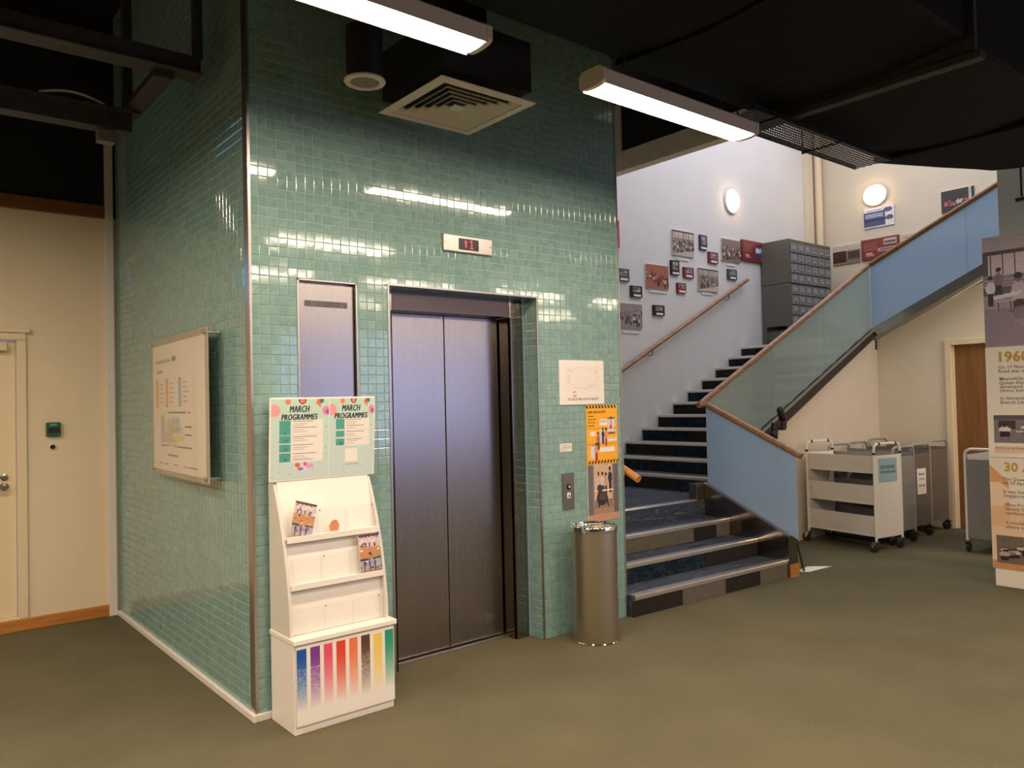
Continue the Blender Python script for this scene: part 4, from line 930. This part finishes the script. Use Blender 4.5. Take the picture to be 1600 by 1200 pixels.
c.rect(0, 0, 1, .13, (176, 166, 160)); m = (c.Y > .13) & (c.Y < .26-.25*c.X); c.a[m] = (80, 68, 80)
c.rect(.02, .17, .44, .36, (198, 184, 180)); c.rect(0, .14, .05, .40, (90, 80, 84))
for x in (.06, .165, .26, .36): c.rect(x, .17, x+.012, .37, (56, 46, 50))
c.rect(.38, .06, .47, .40, (168, 158, 158)).rect(.47, .10, 1, .36, (190, 176, 172))
c.rect(0, .36, 1, .46, (150, 136, 140))
for y in (.375, .41, .44): c.rect(0, y, 1, y+.008, (104, 92, 96))
c.rect(0, .46, 1, .54, (86, 76, 80))
for x, y, k, s_ in ((.13, .40, .13, (120, 104, 108)), (.06, .47, .13, (206, 196, 196)), (.40, .40, .13, (210, 200, 200)), (.50, .46, .17, (196, 186, 186)), (.72, .44, .17, (90, 80, 84)), (.86, .42, .15, (200, 190, 190))): c.person(x, y, k, s_, D, hair=D, skin=(150, 130, 130))
c.person(.29, .52, .20, (176, 164, 166), D, hair=(34, 28, 32), skin=(110, 96, 98)); c.person(.42, .50, .18, (112, 98, 104), D, hair=(34, 28, 32), skin=(110, 96, 98))
c.line(.10, .56, .30, .53, .018, (204, 194, 192)); c.line(.12, .61, .12, .68, .006, D); c.line(.22, .60, .22, .67, .006, D); c.rect(.10, .585, .26, .60, (180, 170, 168)); c.ell(.30, .69, .10, .02, D); c.rect(.25, .62, .36, .64, D)
m = c.Y > .66; c.a[m] = c.a[m]*.35+np.array((120, 106, 114))*.65
c.ell(.30, .74, .06, .10, (150, 136, 142), .4); c.ell(.45, .78, .10, .12, (140, 126, 134), .4); c.noise(.06); c.a *= (1.14, 1.16, 1.28)
c.put('photo_print', Fe, U0, U1, 1.884, 2.75, .0008, bn)
def lines(items, m, **k): part('wording', merge(*[text_mb(Fe, b, U0+u, v, s_, .0012, **k) for b, u, v, s_ in items]), m, bn)
lines([('1960', .075, 1.762, .108)], 'gold', bold=.04)
lines([('On 17 November 1960, Queenstown', .085, 1.705, .036), ('Road was officially opened', .085, 1.674, .036), ('Meanwhile, the Government', .09, 1.615, .036), ('Queen Elizabeth II estate was', .09, 1.583, .036), ('developed. It had homes and', .09, 1.553, .036), ('clinics, but no library', .09, 1.523, .036), ('In November 1965 the', .092, 1.462, .036), ('Branch Library began', .092, 1.430, .036)], 'inkgrey', bold=.012)
c = Cv(90, 36, (132, 120, 124)); c.rect(0, 0, 1, .18, (96, 86, 92)).rect(.05, .2, .2, .5, (60, 52, 62)).rect(.35, .22, .6, .7, (160, 150, 152)); c.person(.10, .52, .2, (226, 220, 220), D); c.person(.30, .45, .18, (206, 200, 200), D); c.rect(.2, .55, .62, .62, (206, 198, 198)).rect(.42, .62, .6, .92, (40, 34, 40)); c.person(.75, .4, .2, (60, 52, 60), D); c.noise(.1)
c.put('photo_print', Fe, U0+.04, U1-.05, 1.125, 1.342, .0008, bn)
c = Cv(60, 10, (238, 200, 176)); c.put('caption_band', Fe, U0+.04, U1-.04, 1.045, 1.10, .0008, bn)
lines([('Patrons at the Queenstown Branch', .05, 1.078, .022)], 'inkgrey', bold=.01)
c = Cv(90, 92, (238, 228, 214)); m = (c.X < .16-.0*c.Y) & (c.Y > .06) & (c.X+.0 < (c.Y-.06)*1.0); c.a[m] = (226, 168, 116)
m = (c.Y > .22) & (c.Y < .44) & (c.X < .22-(abs(c.Y-.33))*1.2+.0); c.a[m] = (240, 214, 190)
m = (c.Y > .44) & (c.Y < .62); c.a[m] = c.a[m]*.2+np.array((236, 196, 156))*.8
c.rect(0, .62, 1, .92, (236, 206, 176)); c.rect(0, .93, 1, 1, (206, 150, 100)); c.put('panel_print', Fe, U0-.002, U1-.002, .138, 1.004, .0006, bn)
lines([('30 APRIL', .10, .905, .095)], 'gold', bold=.04)
lines([('The Queenstown Branch opened', .09, .832, .034), ('on 30 April 1970', .09, .802, .034), ('It was the first branch in', .09, .735, .034), ('Singapore', .09, .703, .034), ('Then-Prime Minister opened the', .10, .632, .034), ('library. It served all the', .10, .600, .034), ('residents in the area', .10, .568, .034), ('It would also provide a place', .10, .493, .034), ('where customers', .10, .460, .034)], 'inkgrey', bold=.012)
c = crowd(90, 40, (120, 104, 96), (40, 34, 32), (214, 200, 190), n=34, windows=False); c.put('photo_print', Fe, U0+.03, U1-.03, .185, .40, .0010, bn)

# ================================================================ CEILING THINGS
def tube_light(loc, label, L=1.32):
    """suspended fluorescent batten along X; loc is the middle of its lower face"""
    x, y, z = loc; t = thing('ceiling_light', loc, label, 'ceiling light', 'warm batten lights hanging in rows')
    a, b = x-L/2, x+L/2
    prof = [(y-.076, z+.062), (y-.076, z+.044), (y-.080, z+.044), (y-.082, z+.115), (y-.055, z+.135), (y+.055, z+.135), (y+.082, z+.115), (y+.080, z+.044), (y+.076, z+.044), (y+.076, z+.062)]
    part('housing', MB().prism(prof, 'X', a+.02, b-.02), 'lamp_body', t, .002)
    lens = [(y-.074, z+.0615)]+[(y-.074*math.cos(q), z+.0615-.018*math.sin(q)**.7) for q in [math.pi*k/12 for k in range(1, 12)]]+[(y+.074, z+.0615)]
    part('diffuser', MB().prism(lens, 'X', a+.03, b-.03), 'lamp', t)
    ecp = [(y-.083, z+.06)]+[(y-.079*math.cos(q), z+.0605-.020*math.sin(q)**.7) for q in [math.pi*k/10 for k in range(1, 10)]]+[(y+.083, z+.06), (y+.084, z+.117), (y+.056, z+.137), (y-.056, z+.137), (y-.084, z+.117)]
    for x0, x1 in ((a, a+.03), (b-.03, b)): part('end_cap', MB().prism(ecp, 'X', x0, x1), 'lamp_body', t, .002)
    for xx in (a+.25, b-.25): part('suspension_rod', MB().tube([(xx, y, z+.134), (xx, y, 3.295 if xx > .2 else TOP)], .006, 8), 'darksteel', t)
LZ = 3.03
tube_light((-.05, -1.13, LZ), 'long lit batten light cut by the top edge of the photo')
tube_light((1.945, -1.13, LZ), 'lit batten light hanging in front of the stair opening')

vt = thing('air_diffuser', (.93, -.5, 3.08), 'square cream ceiling air diffuser with concentric louvres', 'air vent')
vx, vy, vz, vh = .932, -.49, 3.085, .298
def ring(h0, h1, z0, z1, z2):
    mb = MB(); q = [(-1, -1), (1, -1), (1, 1), (-1, 1)]
    mb.add([(vx+a*h0, vy+b*h0, z0) for a, b in q]+[(vx+a*h1, vy+b*h1, z1) for a, b in q]+[(vx+a*h1, vy+b*h1, z1+.004) for a, b in q]+[(vx+a*h0, vy+b*h0, z0+.004) for a, b in q],
           [(i+4*k, (i+1) % 4+4*k, (i+1) % 4+4*(k+1), i+4*(k+1)) for k in range(3) for i in range(4)]+[(12+i, 12+(i+1) % 4, (i+1) % 4, i) for i in range(4)])
    return mb
part('frame', ring(vh, vh-.052, vz, vz-.004, 0), 'vent', vt)
for k in range(5):
    h = vh-.058-k*.040; part('louvre', ring(h, h-.030, vz-.002, vz+.024, 0), 'vent', vt)
part('centre_plate', B(vx-.035, vx+.035, vy-.035, vy+.035, vz-.002, vz+.004), 'vent', vt)
part('plenum_box', merge(B(vx-.28, vx+.28, vy-.28, vy+.28, vz+.06, vz+.32), B(vx-.12, vx+.12, vy-.12, vy+.12, vz+.3, TOP)), 'black_paint', vt)
sk = thing('ceiling_speaker', (.38, -.5, 3.09), 'round cream ceiling speaker in a black can left of the air diffuser', 'speaker')
cx, cy = .385, -.50
part('rim', MB().lathe((cx, cy, 3.085), [(.098, .012), (.100, .006), (.096, 0), (.072, -.002), (.068, .004)], 40, cap=False), 'vent', sk, smooth=True)
part('grille', MB().lathe((cx, cy, 3.085), [(.070, .003), (.04, .001), (.012, 0), (.010, -.004), (.002, -.005)], 32), 'mesh_grey', sk, smooth=True)
part('can', MB().lathe((cx, cy, 3.085), [(.088, .013), (.088, .26)], 32), 'cyl', sk, smooth=True)
part('hanger', MB().tube([(cx, cy, 3.34), (cx, cy, TOP)], .008, 8), 'darksteel', sk)

du = thing('air_duct', (2.5, -1.6, 3.3), 'wide black wrapped air duct hanging over the stairs side', 'duct')
def sag(x0, x1, zb, y0=-2.24, y1=-.97):
    n = 12; pr = [(y0+(y1-y0)*i/n, zb-.05*math.sin(math.pi*i/n)) for i in range(n+1)]
    return MB().prism(pr+[(y1, zb+.5), (y0, zb+.5)], 'X', x0, x1)
part('duct_section', sag(.2, 1.55, 3.30, -2.24, -1.06), 'duct', du, .02, smooth=True)
part('duct_section', sag(1.58, 2.90, 3.345), 'duct', du, .02, smooth=True)
part('duct_section', sag(2.98, 4.45, 3.345), 'duct', du, .02, smooth=True)
part('flange', merge(B(2.905, 2.975, -2.30, -.93, 3.235, 3.275), B(2.92, 2.96, -2.27, -.97, 3.27, 3.85)), 'darksteel', du, .003)
part('flange', MB().prism([(-2.26, 3.275), (-1.62, 3.235), (-1.05, 3.275), (-1.05, 3.83), (-2.26, 3.83)], 'X', 1.552, 1.578), 'duct', du)
part('end_bend', MB().prism([(4.44, -1.0), (4.62, -1.08), (5.0, -1.25), (5.30, -1.40), (5.45, -1.46), (5.55, -1.62), (5.60, -2.5), (4.44, -2.5), (4.44, -2.24)], 'Z', 3.28, 3.82), 'duct', du, .02)
tr = thing('cable_tray', (3.3, -1.1, 3.2), 'black perforated metal cable tray along the duct edge', 'cable tray')
tx0, tx1, ty0, ty1, tz = 2.5, 4.2, -1.245, -.985, 3.2
pm = MB(); P = .026; nx = int((tx1-tx0)/P); ny = int((ty1-ty0)/P); h = .0048
for i in range(nx):
    for j in range(ny):
        sh_ = P/2 if j % 2 else 0
        cx_, cy_ = tx0+(i+.5)*P+sh_, ty0+(j+.5)*P
        o_ = [(cx_-P/2, cy_-P/2), (cx_+P/2, cy_-P/2), (cx_+P/2, cy_+P/2), (cx_-P/2, cy_+P/2)]
        i_ = [(cx_-h, cy_-h), (cx_+h, cy_-h), (cx_+h, cy_+h), (cx_-h, cy_+h)]
        pm.add([(a, b, tz) for a, b in o_+i_], [(k, (k+1) % 4, (k+1) % 4+4, k+4) for k in range(4)])
t_ = part('perforated_sheet', pm, 'black', tr); t_['kind'] = 'stuff'
for y in (ty0, ty1): part('edge', B(tx0, tx1, y-.004, y+.004, tz-.002, tz+.03), 'black', tr)
for x in (2.75, 3.5): part('hanger', merge(B(x-.012, x+.012, ty0-.02, ty1+.02, tz-.008, tz-.003), MB().tube([(x, ty1+.015, tz-.01), (x, ty1+.015, TOP)], .005, 8)), 'black', tr)

sf = thing('steel_hanger_frame', (-.5, .8, 3.1), 'dark steel service frame hanging by the left tiled face', 'frame')
part('upper_rail', merge(B(-3.0, -.105, .36, .44, 3.29, 3.385), B(-3.0, -.105, .33, .47, 3.285, 3.297)), 'darksteel', sf, .003)
part('lower_rail', merge(B(-3.0, -.29, .99, 1.10, 3.13, 3.24), B(-3.0, -.25, .97, 1.12, 3.235, 3.25)), 'darksteel', sf, .003)
part('post', B(-.13, -.09, .37, .43, 3.38, TOP), 'darksteel', sf, .003)
part('post', B(-.345, -.30, .93, .99, 3.24, TOP), 'darksteel', sf, .003)
part('cross_arm', B(-.33, -.23, .40, 1.1, 3.25, 3.29), 'darksteel', sf, .003)
part('clip', merge(B(-.46, -.37, 1.02, 1.09, 3.06, 3.13),), 'mesh_grey', sf, .004)
part('cable_loop', MB().tube([(-.75+.02*i, 1.0, 3.26+.035*math.sin(math.pi*i/16)) for i in range(17)], .008, 8), 'vent', sf, smooth=True, label='pale cable lying on the lower rail')
hk = thing('hanging_spot', (5.75, -1.45, 3.1), 'black hanging fitting at the top right edge', 'fitting')
part('rod', MB().tube([(5.72, -1.585, 3.09), (5.72, -1.585, 3.5)], .008, 8), 'black', hk)
part('bar', MB().tube([(5.72, -1.545, 3.075), (5.72, -1.85, 3.085)], .02, 12), 'black', hk, smooth=True)
